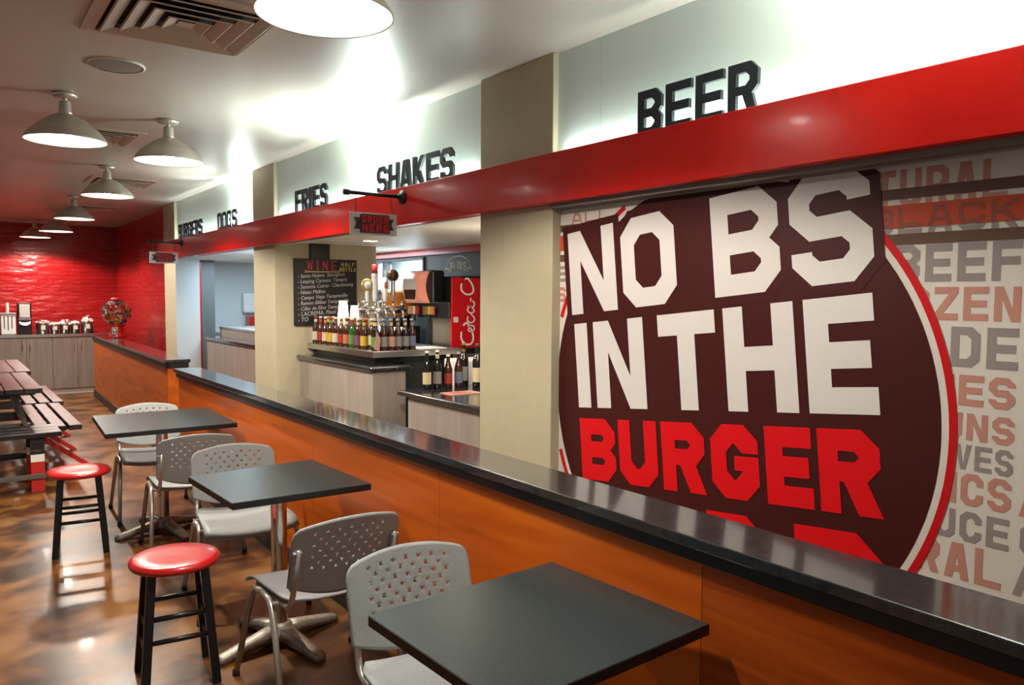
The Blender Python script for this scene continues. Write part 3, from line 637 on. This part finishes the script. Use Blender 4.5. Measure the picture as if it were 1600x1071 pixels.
p = MB(); p.box((-1.4, .035, .105), (-.115, .05, .145)); p.build('rail', M['picnic_grey'], t, bevel=.003)
p = MB(); p.box((-1.4, .47, .2), (-.2, .49, .25)); p.build('rail', M['picnic_black'], t, bevel=.003)

# ------------------------------------------------------------------ back cabinets, worktop and what stands on it
YC = 14.0
def cabinet(x0, x1, lab, split):
    t = thing('base_cabinet', lab, 'cabinet', (x0, YC, 0), 0, 'grey base cabinets under the back counter')
    box('body', (0, .02, .09), (x1 - x0, .58, .912), M['cab'], t); box('kick_plate', (0, .05, 0), (x1 - x0, .06, .09), M['cream'], t)
    for a, b, hx in ((0, split, split - .05), (split, x1 - x0, split + .05)):
        d = box('door', (a + .003, 0, .092), (b - .003, .02, .908), M['cab'], t, bevel=.002)
        p = MB(); p.tube([(hx, 0, .69), (hx, -.025, .70), (hx, -.03, .78), (hx, -.025, .87), (hx, 0, .88)], .006, 8); p.build('handle', M['chrome'], d)
cabinet(-.02, .686, 'grey two door base cabinet at the left edge of the back wall', .353)
cabinet(.687, 1.383, 'grey two door base cabinet behind the picnic tables', .347)
cabinet(1.384, 2.077, 'grey two door base cabinet next to the far half wall', .345)
t = thing('worktop', 'dark worktop with steel edge along the red brick wall', 'worktop', (-.05, YC - .02, .912))
box('slab', (0, .012, .001), (2.3, .61, .045), M['counter'], t); box('edge_strip', (0, 0, 0), (2.3, .012, .044), M['steel'], t)
ZC = .957; YB = 14.27
t = thing('cutlery_box', 'white slatted cutlery holder with grey rim at the left of the back counter', 'holder', (.82, YB, ZC))
box('body', (-.095, -.08, 0), (.10, .08, .30), M['white'], t, bevel=.01)
box('rim', (-.105, -.09, .30), (.11, .09, .335), M['steel'], t, bevel=.005)
for k in range(3):
    p = MB(); x = -.05 + k * .05; p.box((x - .006, -.083, .09 - .02 * (k % 2)), (x + .006, -.079, .29)); p.build('slot', M['vent_dark'], t)
p = MB(); p.lathe([(.0001, .335), (.022, .335), (.024, .40), (.018, .46), (.020, .485), (.0001, .49)], (0, 0, 0), 16); p.build('knob', M['cream'], t)
t = thing('napkin_dispenser', 'black napkin dispenser with pale panel and white napkin sticking out', 'dispenser', (1.04, YB, ZC))
box('body', (-.095, -.08, 0), (.095, .10, .49), mat('dispenser_black', (.02, .015, .018), .3), t, bevel=.02)
box('front_panel', (-.07, -.088, .26), (.07, -.079, .465), mat('dispenser_panel', (.5, .46, .44), .35), t, bevel=.008)
p = MB(); p.box((-.085, -.092, .215), (.085, -.08, .25)); p.build('lip', mat('dispenser_lip', (.16, .11, .12), .3), t, bevel=.004)
p = MB(); vs = []
for i in range(9):
    a = -1 + i / 4; vs += [(a * .075, -.10 - .02 * (1 - a * a), .165 - .035 * (1 - a * a)), (a * .075, -.085, .20 - .02 * (1 - a * a))]
p.add(vs, [(2 * i, 2 * i + 2, 2 * i + 3, 2 * i + 1) for i in range(8)], 0, True); p.build('napkin', M['paper'], t, solid=.003)
def can(x, r, h, lab, fill=None):
    t = thing('canister', lab, 'canister', (x, YB - .05, ZC), 0, 'steel canisters on the back counter')
    p = MB(); p.lathe([(.0001, 0), (r, 0), (r, h * .93), (r * 1.03, h * .95), (r * 1.03, h), (r * .95, h), (r * .95, h * .2), (.0001, h * .2)], seg=28); p.build('body', M['steel'], t)
    p = MB(); p.box((-.03, -r - .004, h * .38), (.03, -r + .006, h * .72)); p.build('label_plate', M['cream'], t)
    if fill:
        p = MB(); rnd = random.Random(int(x * 100))
        for k in range(46):
            a = rnd.uniform(0, 6.28); rr = r * .95 * math.sqrt(rnd.random()); T = Matrix.Translation((rr * math.cos(a), rr * math.sin(a), h * .92 + fill[0] * rnd.uniform(0, 1) * (1.1 - (rr / r) ** 2))) @ Matrix.Rotation(rnd.uniform(0, 3.1), 4, 'Z') @ Matrix.Rotation(rnd.uniform(-.9, .9), 4, 'X')
            p.box((-.022, -.003, -.014), (.022, .003, .02), rnd.randrange(len(fill[1])), T)
        o = p.build('packets', fill[1], None); o.location = (x, YB - .05, ZC); o['kind'] = 'stuff'; tag(o, fill[2], 'packets')
PKR, PKG = mat('packet_red', (.4, .06, .05), .5), mat('packet_grey', (.4, .38, .36), .5)
can(1.28, .088, .175, 'wide steel canister of grey and red packets beside the napkin dispenser', (.055, [M['paper'], PKG, PKR], 'grey and red sauce packets heaped in the canister beside the napkin dispenser'))
can(1.44, .058, .155, 'small empty looking steel canister, second from the napkin dispenser', (.02, [M['paper']], 'pale packets filling the small second canister'))
can(1.585, .072, .165, 'steel canister of dark packets in the middle of the five', (.06, [PKG, M['paper'], PKR], 'grey packets heaped in the middle canister'))
can(1.728, .062, .165, 'steel canister with white contents, second from the half wall', (.03, [M['paper']], 'white packets filling the fourth canister'))
can(1.90, .088, .19, 'wide steel canister piled with white packets beside the half wall', (.10, [M['paper'], M['cream']], 'tall pile of white packets in the canister beside the half wall'))

# gumball machine on the far half wall
t = thing('gumball_machine', 'red gumball machine with a glass globe of coloured candy', 'gumball machine', (2.0, 12.15, .971))
p = MB(); p.lathe([(.0001, 0), (.105, 0), (.105, .02), (.092, .04), (.085, .14), (.10, .175), (.12, .19), (.0001, .19)], seg=32); p.build('base', M['red_trim'], t)
box('coin_plate', (-.085, -.105, .045), (.0, -.082, .155), M['steel'], t, bevel=.004)
p = MB(); T = Matrix.Translation((-.043, -.105, .10)) @ Matrix.Rotation(R(90), 4, 'X'); p.lathe([(.0001, .02), (.028, .02), (.028, 0)], seg=20, T=T); p.box((-.048, -.135, .075), (-.038, -.12, .125)); p.build('crank', M['chrome'], t)
p = MB(); p.sphere((-.06, -.115, .015), .018); p.build('chute_flap', M['chrome'], t)
p = MB(); p.sphere((0, 0, .36), .195, 32, 20, sc=(1, 1, .93)); p.build('globe', M['glass'], t)
p = MB(); p.lathe([(.07, .535), (.075, .55), (.05, .57), (.0001, .575)], seg=24); p.build('lid', M['red_trim'], t)
p = MB(); cs = [mat('candy_' + k, c, .3) for k, c in (('white', (.75, .7, .6)), ('red', (.5, .02, .02)), ('yellow', (.7, .5, .05)), ('green', (.05, .25, .05)), ('blue', (.04, .06, .35)), ('orange', (.7, .22, .03)), ('purple', (.18, .04, .2)))]
rnd = random.Random(3); cnt = 0
while cnt < 230:
    v = Vector((rnd.uniform(-1, 1), rnd.uniform(-1, 1), rnd.uniform(-1, .75)))
    if .72 < v.length < .92: p.sphere((v.x * .19, v.y * .19, .36 + v.z * .178), .019, 8, 6, rnd.randrange(7)); cnt += 1
o = p.build('candy', cs, t); o['kind'] = 'stuff'

# ------------------------------------------------------------------ bar, ledge, bottles
t = thing('bar_counter', 'grey laminate bar with dark bullnose top below the wine board', 'counter', (2.49, 5.07, 0))
box('front', (.03, .03, 0), (.30, 1.47, 1.03), M['laminate_grey'], t); 
q = MB(); q.box((0, 0, 1.03), (.34, 1.47, 1.07)); q.build('top', M['counter'], t, bevel=.016, seg=4)
t = thing('beer_ledge', 'raised steel shelf along the bar carrying the beer bottles', 'shelf', (2.59, 5.23, 1.072))
q = MB(); q.box((0, 0, .05), (.78, 1.30, .098)); q.build('shelf', M['steel'], t, bevel=.003)
q = MB(); q.box((.06, .10, 0), (.70, 1.30, .05)); q.build('plinth', M['black'], t)
box('support', (.30, .08, -1.07), (.74, 1.25, 0), M['black'], t)
t = thing('service_counter', 'low dark topped counter with grey front behind the cream pillar', 'counter', (2.60, 3.42, 0))
box('front', (.03, .0, 0), (.75, 1.35, .88), M['laminate_grey'], t); q = MB(); q.box((-.01, .0, .88), (.78, 1.45, .92)); q.build('top', M['counter'], t, bevel=.015, seg=4)
t = thing('service_counter', 'grey bar counter with dark top seen through the far opening', 'counter', (2.62, 7.12, 0))
box('front', (.03, .0, 0), (.5, 2.88, 1.03), M['laminate_grey'], t); q = MB(); q.box((-.0, .0, 1.03), (.22, 2.88, 1.07)); q.build('top', M['counter'], t, bevel=.012, seg=3)
box('ledge', (.20, 0, 1.03), (.5, 2.88, 1.165), M['laminate_grey'], t); box('ledge_cap', (.19, 0, 1.165), (.62, 2.88, 1.19), M['steel'], t)
box('worktop_far', (2.95, 10.75, 0), (4.2, 11.15, 1.05), M['steel']); tag(bpy.data.objects['worktop_far'], 'pale steel work table against the blue grey kitchen wall', 'table'); bpy.data.objects['worktop_far'].name = 'work_table'
b_ = box('tray', (3.06, 10.86, 1.05), (3.34, 11.06, 1.075), M['white'], bevel=.005); tag(b_, 'white paper tray on the far kitchen work table', 'tray')
b_ = box('red_bin', (3.47, 10.85, 1.05), (3.72, 11.05, 1.29), M['red_trim'], bevel=.01); tag(b_, 'red box beside the cream pillar on the far kitchen table', 'box')
b_ = box('towel_dispenser', (3.46, 11.08, 1.33), (3.72, 11.2, 1.62), M['white'], bevel=.03); tag(b_, 'white towel dispenser on the far kitchen wall', 'dispenser')

def make_bottle(H, kind):
    if kind == 'beer': pr = [(.0001, 0), (.029, 0), (.031, .004), (.031, .125), (.029, .14), (.019, .168), (.0135, .19), (.0128, .225), (.0145, .228), (.0145, .234), (.0001, .234)]
    else: pr = [(.0001, 0), (.034, 0), (.037, .004), (.037, .18), (.034, .20), (.02, .225), (.0145, .24), (.0145, .295), (.016, .297), (.016, .303), (.0001, .303)]
    k = H / pr[-1][1]; return [(r, z * k) for r, z in pr], k
def bottle(x, y, z, H, glass, labc, capc, lab, group, kind='beer', rz=0, neck=None):
    t = thing('beer_bottle' if kind == 'beer' else 'wine_bottle', lab, 'bottle', (x, y, z), 0, group)
    pr, k = make_bottle(H, kind); p = MB(); p.lathe(pr, seg=18); p.build('glass', glass, t)
    r = .0316 if kind == 'beer' else .0376; z0, z1 = (.03, .105) if kind == 'beer' else (.04, .14)
    p = MB(); p.lathe([(r, z0 * k), (r, z1 * k)], seg=18); p.build('paper_label', labc, t)
    if neck:
        p = MB(); a, b = (.185, .212) if kind == 'beer' else (.245, .28); p.lathe([(.0147, a * k), (.0142, b * k)], seg=14); p.build('neck_label', neck, t)
    p = MB(); zt = pr[-1][1]; p.lathe([(.0155, zt - .012), (.0155, zt + .001), (.012, zt + .004), (.0001, zt + .004)], seg=14); p.build('cap', capc, t)
    return t
LC = {k: mat('label_' + k, c, .5) for k, c in dict(white=(.48, .43, .36), red=(.30, .03, .025), yellow=(.48, .30, .03), cream=(.50, .40, .24), blue=(.12, .14, .22), orange=(.42, .14, .05), grey=(.2, .19, .18), green=(.09, .20, .05), purple=(.15, .05, .13), pink=(.45, .24, .19)).items()}
Z = 1.1705; order = ['first', 'second', 'third', 'fourth', 'fifth', 'sixth', 'seventh', 'eighth', 'ninth', 'tenth', 'eleventh']
fr_ = ['white', 'red', 'cream', 'yellow', 'white', 'red', 'orange', 'green', 'purple', 'yellow']
for k, c in enumerate(fr_):
    gl = M['glass_green'] if c == 'green' else M['glass_brown']
    bottle(2.635, 6.44 - k * .107, Z, .235, gl, LC[c], LC['white' if k % 3 else 'red'], f'{"green" if c == "green" else "brown"} beer bottle with {c} label, {order[k]} from the wine board wall in the front row', 'front row of beer bottles on the steel shelf', neck=LC[fr_[(k + 4) % 10]])
for k, n_ in enumerate((0, 1, 2, 4, 5, 6, 7, 8)):
    c = fr_[(k * 3 + 1) % 10]
    bottle(2.735, 6.40 - n_ * .107, Z, .235, M['glass_brown'], LC[c], LC['white' if k % 2 else 'orange'], f'brown beer bottle, {order[k]} from the wine board wall in the rear row', 'rear row of beer bottles on the steel shelf', neck=LC[fr_[(k + 2) % 10]])
for k, (x, c, g) in enumerate(((2.632, 'green', 'glass_dark'), (2.70, 'grey', 'glass_brown'), (2.765, 'pink', 'glass_brown'), (2.825, 'grey', 'glass_brown'), (2.888, 'grey', 'glass_dark'), (2.948, 'blue', 'glass_brown'))):
    bottle(x, 5.285, Z, .24, M[g], LC[c], LC['grey'], f'beer bottle with {c} label at the shelf end, {order[5 - k]} from the white paper', 'beer bottles along the near end of the steel shelf', neck=LC['grey' if k % 2 else 'cream'])
pn = box('flyer', (2.99, 5.27, Z), (3.26, 5.52, Z + .004), M['paper']); tag(pn, 'white paper sheet on the right end of the steel shelf', 'paper')
pn = MB(); pn.add([(2.645, 5.245, Z), (2.60, 5.245, Z + .02), (2.625, 5.245, Z + .15), (2.66, 5.25, Z + .09)], [(0, 1, 2, 3)]); o = pn.build('paper_tag', LC['pink'], solid=.003); tag(o, 'pale paper flag leaning on the corner bottle', 'paper')
for k, (x, h, c, g, kd, lb) in enumerate(((2.795, .27, 'cream', 'glass_dark', 'beer', 'cream label'), (2.875, .275, 'grey', 'glass_dark', 'beer', 'round orange label'), (2.962, .24, 'red', 'glass_brown', 'beer', 'red label'), (3.045, .255, 'blue', 'glass_brown', 'beer', 'blue and white label'), (3.115, .32, 'grey', 'glass_dark', 'wine', 'gold foil neck'), (3.145, .32, 'cream', 'glass_dark', 'wine', 'cream label, dark red neck'))):
    y = (4.79, 4.78, 4.77, 4.76, 4.80, 4.66)[k]
    o = bottle(x, y, .9205, h, M[g], LC[c], LC['white'] if k < 3 else LC['yellow'] if k == 4 else LC['red'] if k == 5 else LC['grey'], f'dark bottle, {lb}, on low counter, {order[k]} from the bar', 'bottles on the low counter', kd, neck=LC['cream'] if k == 1 else LC['yellow'] if k == 4 else None)
pn = box('menu_card', (2.74, 4.36, .9205), (2.99, 4.52, .9245), LC['pink']); tag(pn, 'pink printed card lying on the low dark counter', 'card')
q = MB(); 
for k in range(5): q.box((-.10 + .02 * (k % 2), -.055 + k * .025, 0), (.09 - .03 * (k % 3), -.047 + k * .025, .0008))
q.build('print', LC['red'], None, loc=(2.865, 4.44, .9246)).parent = pn; 

# foam cup stacks
for x, y, h, lab in ((2.74, 6.10, .375, 'taller stack of white foam cups behind the bottles'), (2.838, 6.08, .335, 'shorter stack of white foam cups beside the beer taps')):
    t = thing('cup_stack', lab, 'cups', (x, y, Z), 0, 'foam cup stacks'); p = MB(); nn = 14; pr = []
    hh = .12; step = (h - hh) / nn
    for k in range(nn + 1): pr += [(.047, k * step), (.0475, k * step + step * .45), (.0455, k * step + step * .5)]
    pr += [(.034, h), (.0001, h)]; p.lathe(pr, seg=24); p.build('cups', M['foam'], t)

# beer tower and tap handles
t = thing('beer_tower', 'chrome two column beer tap tower behind the bottles', 'tap tower', (2.91, 5.9, Z))
for x in (-.085, .085):
    p = MB(); p.lathe([(.0001, 0), (.055, 0), (.055, .012), (.034, .02), (.034, .355), (.038, .36), (.036, .372), (.0001, .378)], (x, 0, 0), 24); p.build('column', M['chrome'], t)
p = MB(); p.tube([(-.13, -.02, .30), (.30, -.02, .30)], .03, 20); p.build('manifold', M['chrome'], t)
TB = mat('tap_brown', (.06, .025, .015), .3); TG = mat('tap_gold', (.5, .36, .14), .3, .6); TW = mat('tap_white', (.7, .7, .7), .3); TR = mat('tap_red', (.5, .03, .03), .3)
for k, (x, pr, ms) in enumerate(((-.088, None, 'badge'), (-.018, [(.013, .37), (.022, .40), (.026, .58), (.024, .60)], 'white'), (.075, [(.012, .37), (.024, .42), (.022, .55), (.012, .57)], 'pale'), (.15, None, 'ball'), (.235, [(.01, .26), (.018, .30), (.018, .33), (.008, .34)], 'dark'))):
    f = MB(); f.tube([(x, -.04, .30), (x, -.09, .30), (x, -.11, .28), (x, -.112, .235)], .011, 12); f.tube([(x, -.09, .30), (x, -.09, .375)], .008, 10); f.build('faucet', M['chrome'], t)
    h = MB()
    if ms == 'badge':
        h.lathe([(.012, .37), (.016, .42), (.014, .46)], (x, -.09, 0), 16, 0); T = Matrix.Translation((x, -.09, .505)) @ Matrix.Rotation(R(90), 4, 'X'); h.lathe([(.0001, -.01), (.05, -.01), (.055, 0), (.05, .01), (.0001, .01)], seg=24, mi=1, T=T); T = Matrix.Translation((x, -.101, .505)) @ Matrix.Rotation(R(90), 4, 'X'); h.lathe([(.0001, .003), (.03, .003), (.03, 0)], seg=20, mi=0, T=T); mm = [TW, TG]
    elif ms == 'ball':
        h.lathe([(.012, .37), (.02, .42), (.016, .56)], (x, -.09, 0), 16, 1); h.sphere((x, -.09, .59), .052, 20, 14, 0, (1, .7, 1)); mm = [TB, M['steel']]
    elif ms == 'white':
        h.lathe(pr + [(.0001, .60)], (x, -.09, 0), 18, 0); h.lathe([(.022, .60), (.024, .61), (.022, .675), (.0001, .68)], (x, -.09, 0), 18, 1); mm = [TW, TR]
    else:
        h.lathe(pr + [(.0001, pr[-1][1] + .004)], (x, -.09, 0), 18, 0); mm = [TW] if ms == 'pale' else [M['black']]
        if ms == 'pale': h.box((x - .014, -.117, .48), (x + .014, -.108, .53), 1); mm = [TW, LC['orange']]
    h.build('tap_handle', mm, t)

# wine chalkboard and its black post
wb = thing('chalkboard', 'black chalkboard listing WINE in red with half bottle prices', 'chalkboard', (2.473, 6.52, 1.325))
BW, BH = .591, .587
box('board', (0, 0, 0), (BW, .02, BH), M['chalk'], wb, bevel=.002)
fb = lambda a, b, d: (a, -.001 - d, b)
q = MB()
for qd in word('WINE', .115, .40, .485, .575, .011, .035, .002): q.flat(qd, fb, 0, 0)
q.flat([(.10, .468), (.42, .472), (.42, .480), (.10, .476)], fb, 0, 1)
q.flat([(.10, .46), (.106, .46), (.106, .488), (.10, .488)], fb, 0, 1); q.flat([(.414, .46), (.42, .46), (.42, .49), (.414, .49)], fb, 0, 1)
for qd in word('HALF', .44, .57, .527, .563, .006, .012, .003): q.flat(qd, fb, 0, 1)
for qd in word('BOTTLE', .425, .583, .482, .517, .006, .008, .003): q.flat(qd, fb, 0, 1)
for k, s in enumerate(('Santa Helena  Sauvignon', 'Leaping Caravan, Tempra', 'Sonoma Cutrer  Chardonnay', 'Nieto Malbec', 'Campo Viejo Tempranillo', 'Ramon Bilbao Tempranillo', 'Cillar de Silos Tempranillo', 'LACREMA, Pinot Noir', 'TO')):
    add_text(q, '- ' + s, .047 if k < 7 else .052, lambda a, b, d, k=k: (.03 + a * .9, -.001, .415 - k * .048 + b + a * .06), 0, 2, shear=.15)
q.build('writing', [M['chalk_red'], M['chalk_yellow'], M['chalk_white']], wb)
b_ = box('sign_post', (2.62, 6.505, 1.915), (2.80, 6.535, 2.044), M['black'], bevel=.004); tag(b_, 'black mounting block between the chalkboard and the soffit', 'bracket')
t = thing('recessed_light', 'round lit recessed light in the soffit over the bottles', 'light', (2.87, 5.84, 2.045))
p = MB(); p.lathe([(.075, 0), (.072, -.006), (.06, -.004)], seg=32); p.build('trim_ring', M['white'], t); p = MB(); p.lathe([(.061, -.003), (.0001, -.0035)], seg=32); p.build('lens', M['canlight'], t)
t = thing('wall_bracket', 'small black spotlight beside the cream pillar under the soffit', 'bracket', (2.64, 3.78, 2.045))
p = MB(); p.lathe([(.0001, 0), (.03, 0), (.03, -.012), (.0001, -.012)], seg=16); p.build('mount', M['black'], t); p = MB(); p.tube([(0, 0, -.01), (.0, -.02, -.05), (-.03, -.02, -.08), (0, -.03, -.12)], .012, 10); p.build('arm', M['black'], t)
p = MB(); p.tube([(-.01, -.02, -.08), (.03, -.04, -.15)], [.016, .026], 14); p.build('head', M['black'], t)

# soda fountain with red side
t = thing('soda_fountain', 'black and steel soda fountain with red Coca-Cola side panel', 'drink dispenser', (3.42, 5.45, 1.10))
box('cabinet', (.10, .02, .0), (.33, .56, .66), M['black'], t, bevel=.006)
box('steel_front', (.05, .03, .06), (.105, .40, .30), M['steel'], t, bevel=.004)
box('drip_tray', (-.04, .02, 0), (.10, .56, .03), M['black'], t, bevel=.004)
box('header', (-.02, .02, .30), (.12, .56, .44), M['black'], t, bevel=.01)
p = MB(); vs = []; 
for i in range(9):
    a = i / 8; vs += [(-.03 - .05 * math.sin(a * 2.6 + .2), .30, .43 + a * .27), (-.03 - .05 * math.sin(a * 2.6 + .2), .70, .43 + a * .27)]
p.add(vs, [(2 * i, 2 * i + 1, 2 * i + 3, 2 * i + 2) for i in range(8)], 0, True); sg = p.build('light_panel', M['screen'], t, solid=.01)
cu = MB(); cu.add([(-.094, .44, .455), (-.094, .64, .455), (-.098, .66, .64), (-.098, .42, .64)], [(0, 1, 2, 3)], 0); cu.add([(-.097, .45, .46), (-.097, .63, .46), (-.101, .645, .545), (-.101, .435, .545)], [(0, 1, 2, 3)], 1); cu.build('glass_picture', [M['white'], mat('cola_brown', (.05, .012, .006), .4)], sg, solid=.003)
box('light_housing', (-.02, .29, .42), (.11, .71, .715), M['black'], t, bevel=.02)
for k, y in enumerate((.46, .20)):
    v = MB(); 
    for j in range(4): v.box((-.065, y + j * .045, .33), (-.045, y + j * .045 + .04, .40), j)
    v.build('flavour_buttons', [LC['orange'], LC['yellow'], LC['green'], LC['red']] if k else [LC['red'], LC['cream'], LC['orange'], LC['grey']], t)
    v = MB(); v.tube([(-.05, y + .09, .33), (-.05, y + .09, .27)], .014, 10); v.build('nozzle', M['black'], t)
rp = MB(); rp.box((0, 0, .05), (.335, .02, .645)); rp = rp.build('red_panel', M['coke'], t, bevel=.002)
q = MB()
def script(pts, wd, sc=1.0):
    # smooth pen path; the word climbs the panel: along = up, across = left
    P = [Vector(p) for p in pts]; out = []
    for i in range(len(P) - 1):
        p0, p1, p2, p3 = P[max(i - 1, 0)], P[i], P[i + 1], P[min(i + 2, len(P) - 1)]
        for k in range(6):
            u = k / 6; out.append(.5 * ((2 * p1) + (p2 - p0) * u + (2 * p0 - 5 * p1 + 4 * p2 - p3) * u * u + (3 * p1 - p0 - 3 * p2 + p3) * u ** 3))
    out.append(P[-1])
    for qd in stroke([(v.x, v.y) for v in out], wd): q.flat([(.238 - y_ * 1.7, .115 + x_ * 1.5) for x_, y_ in qd if 1], lambda a, b, d: (a, -.0015, b))
script([(.085, .075), (.10, .055), (.085, .04), (.045, .02), (.005, .015), (-.02, .03), (-.02, .06), (.01, .085), (.05, .085)], .010)
script([(.075, .03), (.06, .045), (.05, .03), (.06, .01), (.08, .012), (.085, .03), (.075, .045)], .007)
script([(.135, .045), (.115, .05), (.10, .03), (.11, .01), (.13, .01), (.15, .03)], .007)
script([(.19, .04), (.17, .05), (.155, .03), (.165, .01), (.185, .02), (.195, .045), (.19, .015), (.21, .008), (.225, .02)], .007)
script([(.22, .03), (.24, .03)], .008)
script([(.345, .065), (.35, .05), (.335, .035), (.31, .02), (.28, .015), (.262, .03), (.262, .06), (.285, .085), (.32, .085)], .010)
q.build('logo', M['script'], rp)
box('sticker', (.015, -.001, .27), (.062, 0, .315), M['cream'], rp)
box('stand', (.02, .02, -1.1), (.33, .56, 0), M['steel'], t)
t = tag(MB.build((lambda b: (b.box((3.17, 4.90, 0), (3.55, 5.17, 1.10)), b)[1])(MB()), 'fridge', M['white'], bevel=.01), 'white undercounter fridge behind the row of bottles', 'fridge')
t = tag(MB.build((lambda b: (b.tube([(3.40, 5.62, 1.19), (3.40, 5.62, 1.33)], [.035, .045], 16), b)[1])(MB()), 'paper_cups', M['foam']), 'stack of pale paper cups left of the soda fountain', 'cups'); t.location = (-.13, .48, -.02)
# round hood under the kitchen window; warm glow put into its white and orange
t = thing('warm_lit_hood', 'rounded hood coloured orange for its warm light, below the kitchen window', 'dispenser', (3.585, 6.64, 1.30))
p = MB(); p.lathe([(.0001, .08), (.08, .085), (.14, .12), (.18, .19), (.188, .26), (.188, .32)], seg=40); p.build('bowl', M['orange'], t)
p = MB(); p.lathe([(.188, .32), (.188, .35), (.0001, .355)], seg=40); p.build('lid', M['white'], t); p = MB(); p.lathe([(.10, .09), (.12, 0), (.0001, 0)], seg=30); p.build('base', M['black'], t)
box('stand', (-.12, -.14, -1.3), (.13, .15, 0), M['black'], t)
spot('hood_lamp', (3.4, 6.5, 1.98), (3.58, 6.62, 1.55), 7, (1, .72, .4), 70, .6, .03)
# screen beyond the window
box('wall_pass_room', (4.3, 5.8, 0), (4.4, 8.4, 2.044), M['kitchen_wall'], kind='structure')
b_ = box('menu_screen', (4.25, 6.75, 1.66), (4.3, 7.35, 1.93), M['white']); tag(b_, 'white notice board seen through the kitchen window', 'board')
q = MB()
for y in (6.88, 7.14): q.box((4.24, y, 1.86), (4.251, y + .05, 1.89))
q.build('clip', M['letter'], b_)
# BUNS chalk emblem
t = thing('wall_emblem', 'chalk drawn BUNS emblem on the charcoal wall above the soda fountain', 'sign', (XK - .0015, 5.95, 1.845))
q = MB(); fe = lambda a, b, d: (0, -a, b)
for k in range(14):
    a0, a1 = math.pi * (.12 + .76 * k / 14), math.pi * (.12 + .76 * (k + 1) / 14)
    q.flat([(.205 * math.cos(a) , -.01 + .115 * math.sin(a) * 1.0 + o_) for a, o_ in ((a0, 0), (a1, 0), (a1, .009), (a0, .012))], fe)
    q.flat([(.13 * math.cos(a), -.055 + .05 * math.sin(a) + o_) for a, o_ in ((a0, 0), (a1, 0), (a1, .012), (a0, .012))], fe)
for sg in (-1, 1):
    for s_ in stroke([(sg * .19, .03), (sg * .215, -.005), (sg * .165, .0), (sg * .15, -.035)], .008): q.flat(s_, fe)
for i, chh in enumerate('BUNS'):
    for qd in tess(glyph(chh, .058, .075, .011, .016)): q.flat([(-.135 + i * .071 + a, -.005 + b - .0012 * abs(i - 1.5) ** 2 * 6) for a, b in qd], fe)
q.build('chalk_lines', M['chalk_cream'], t)
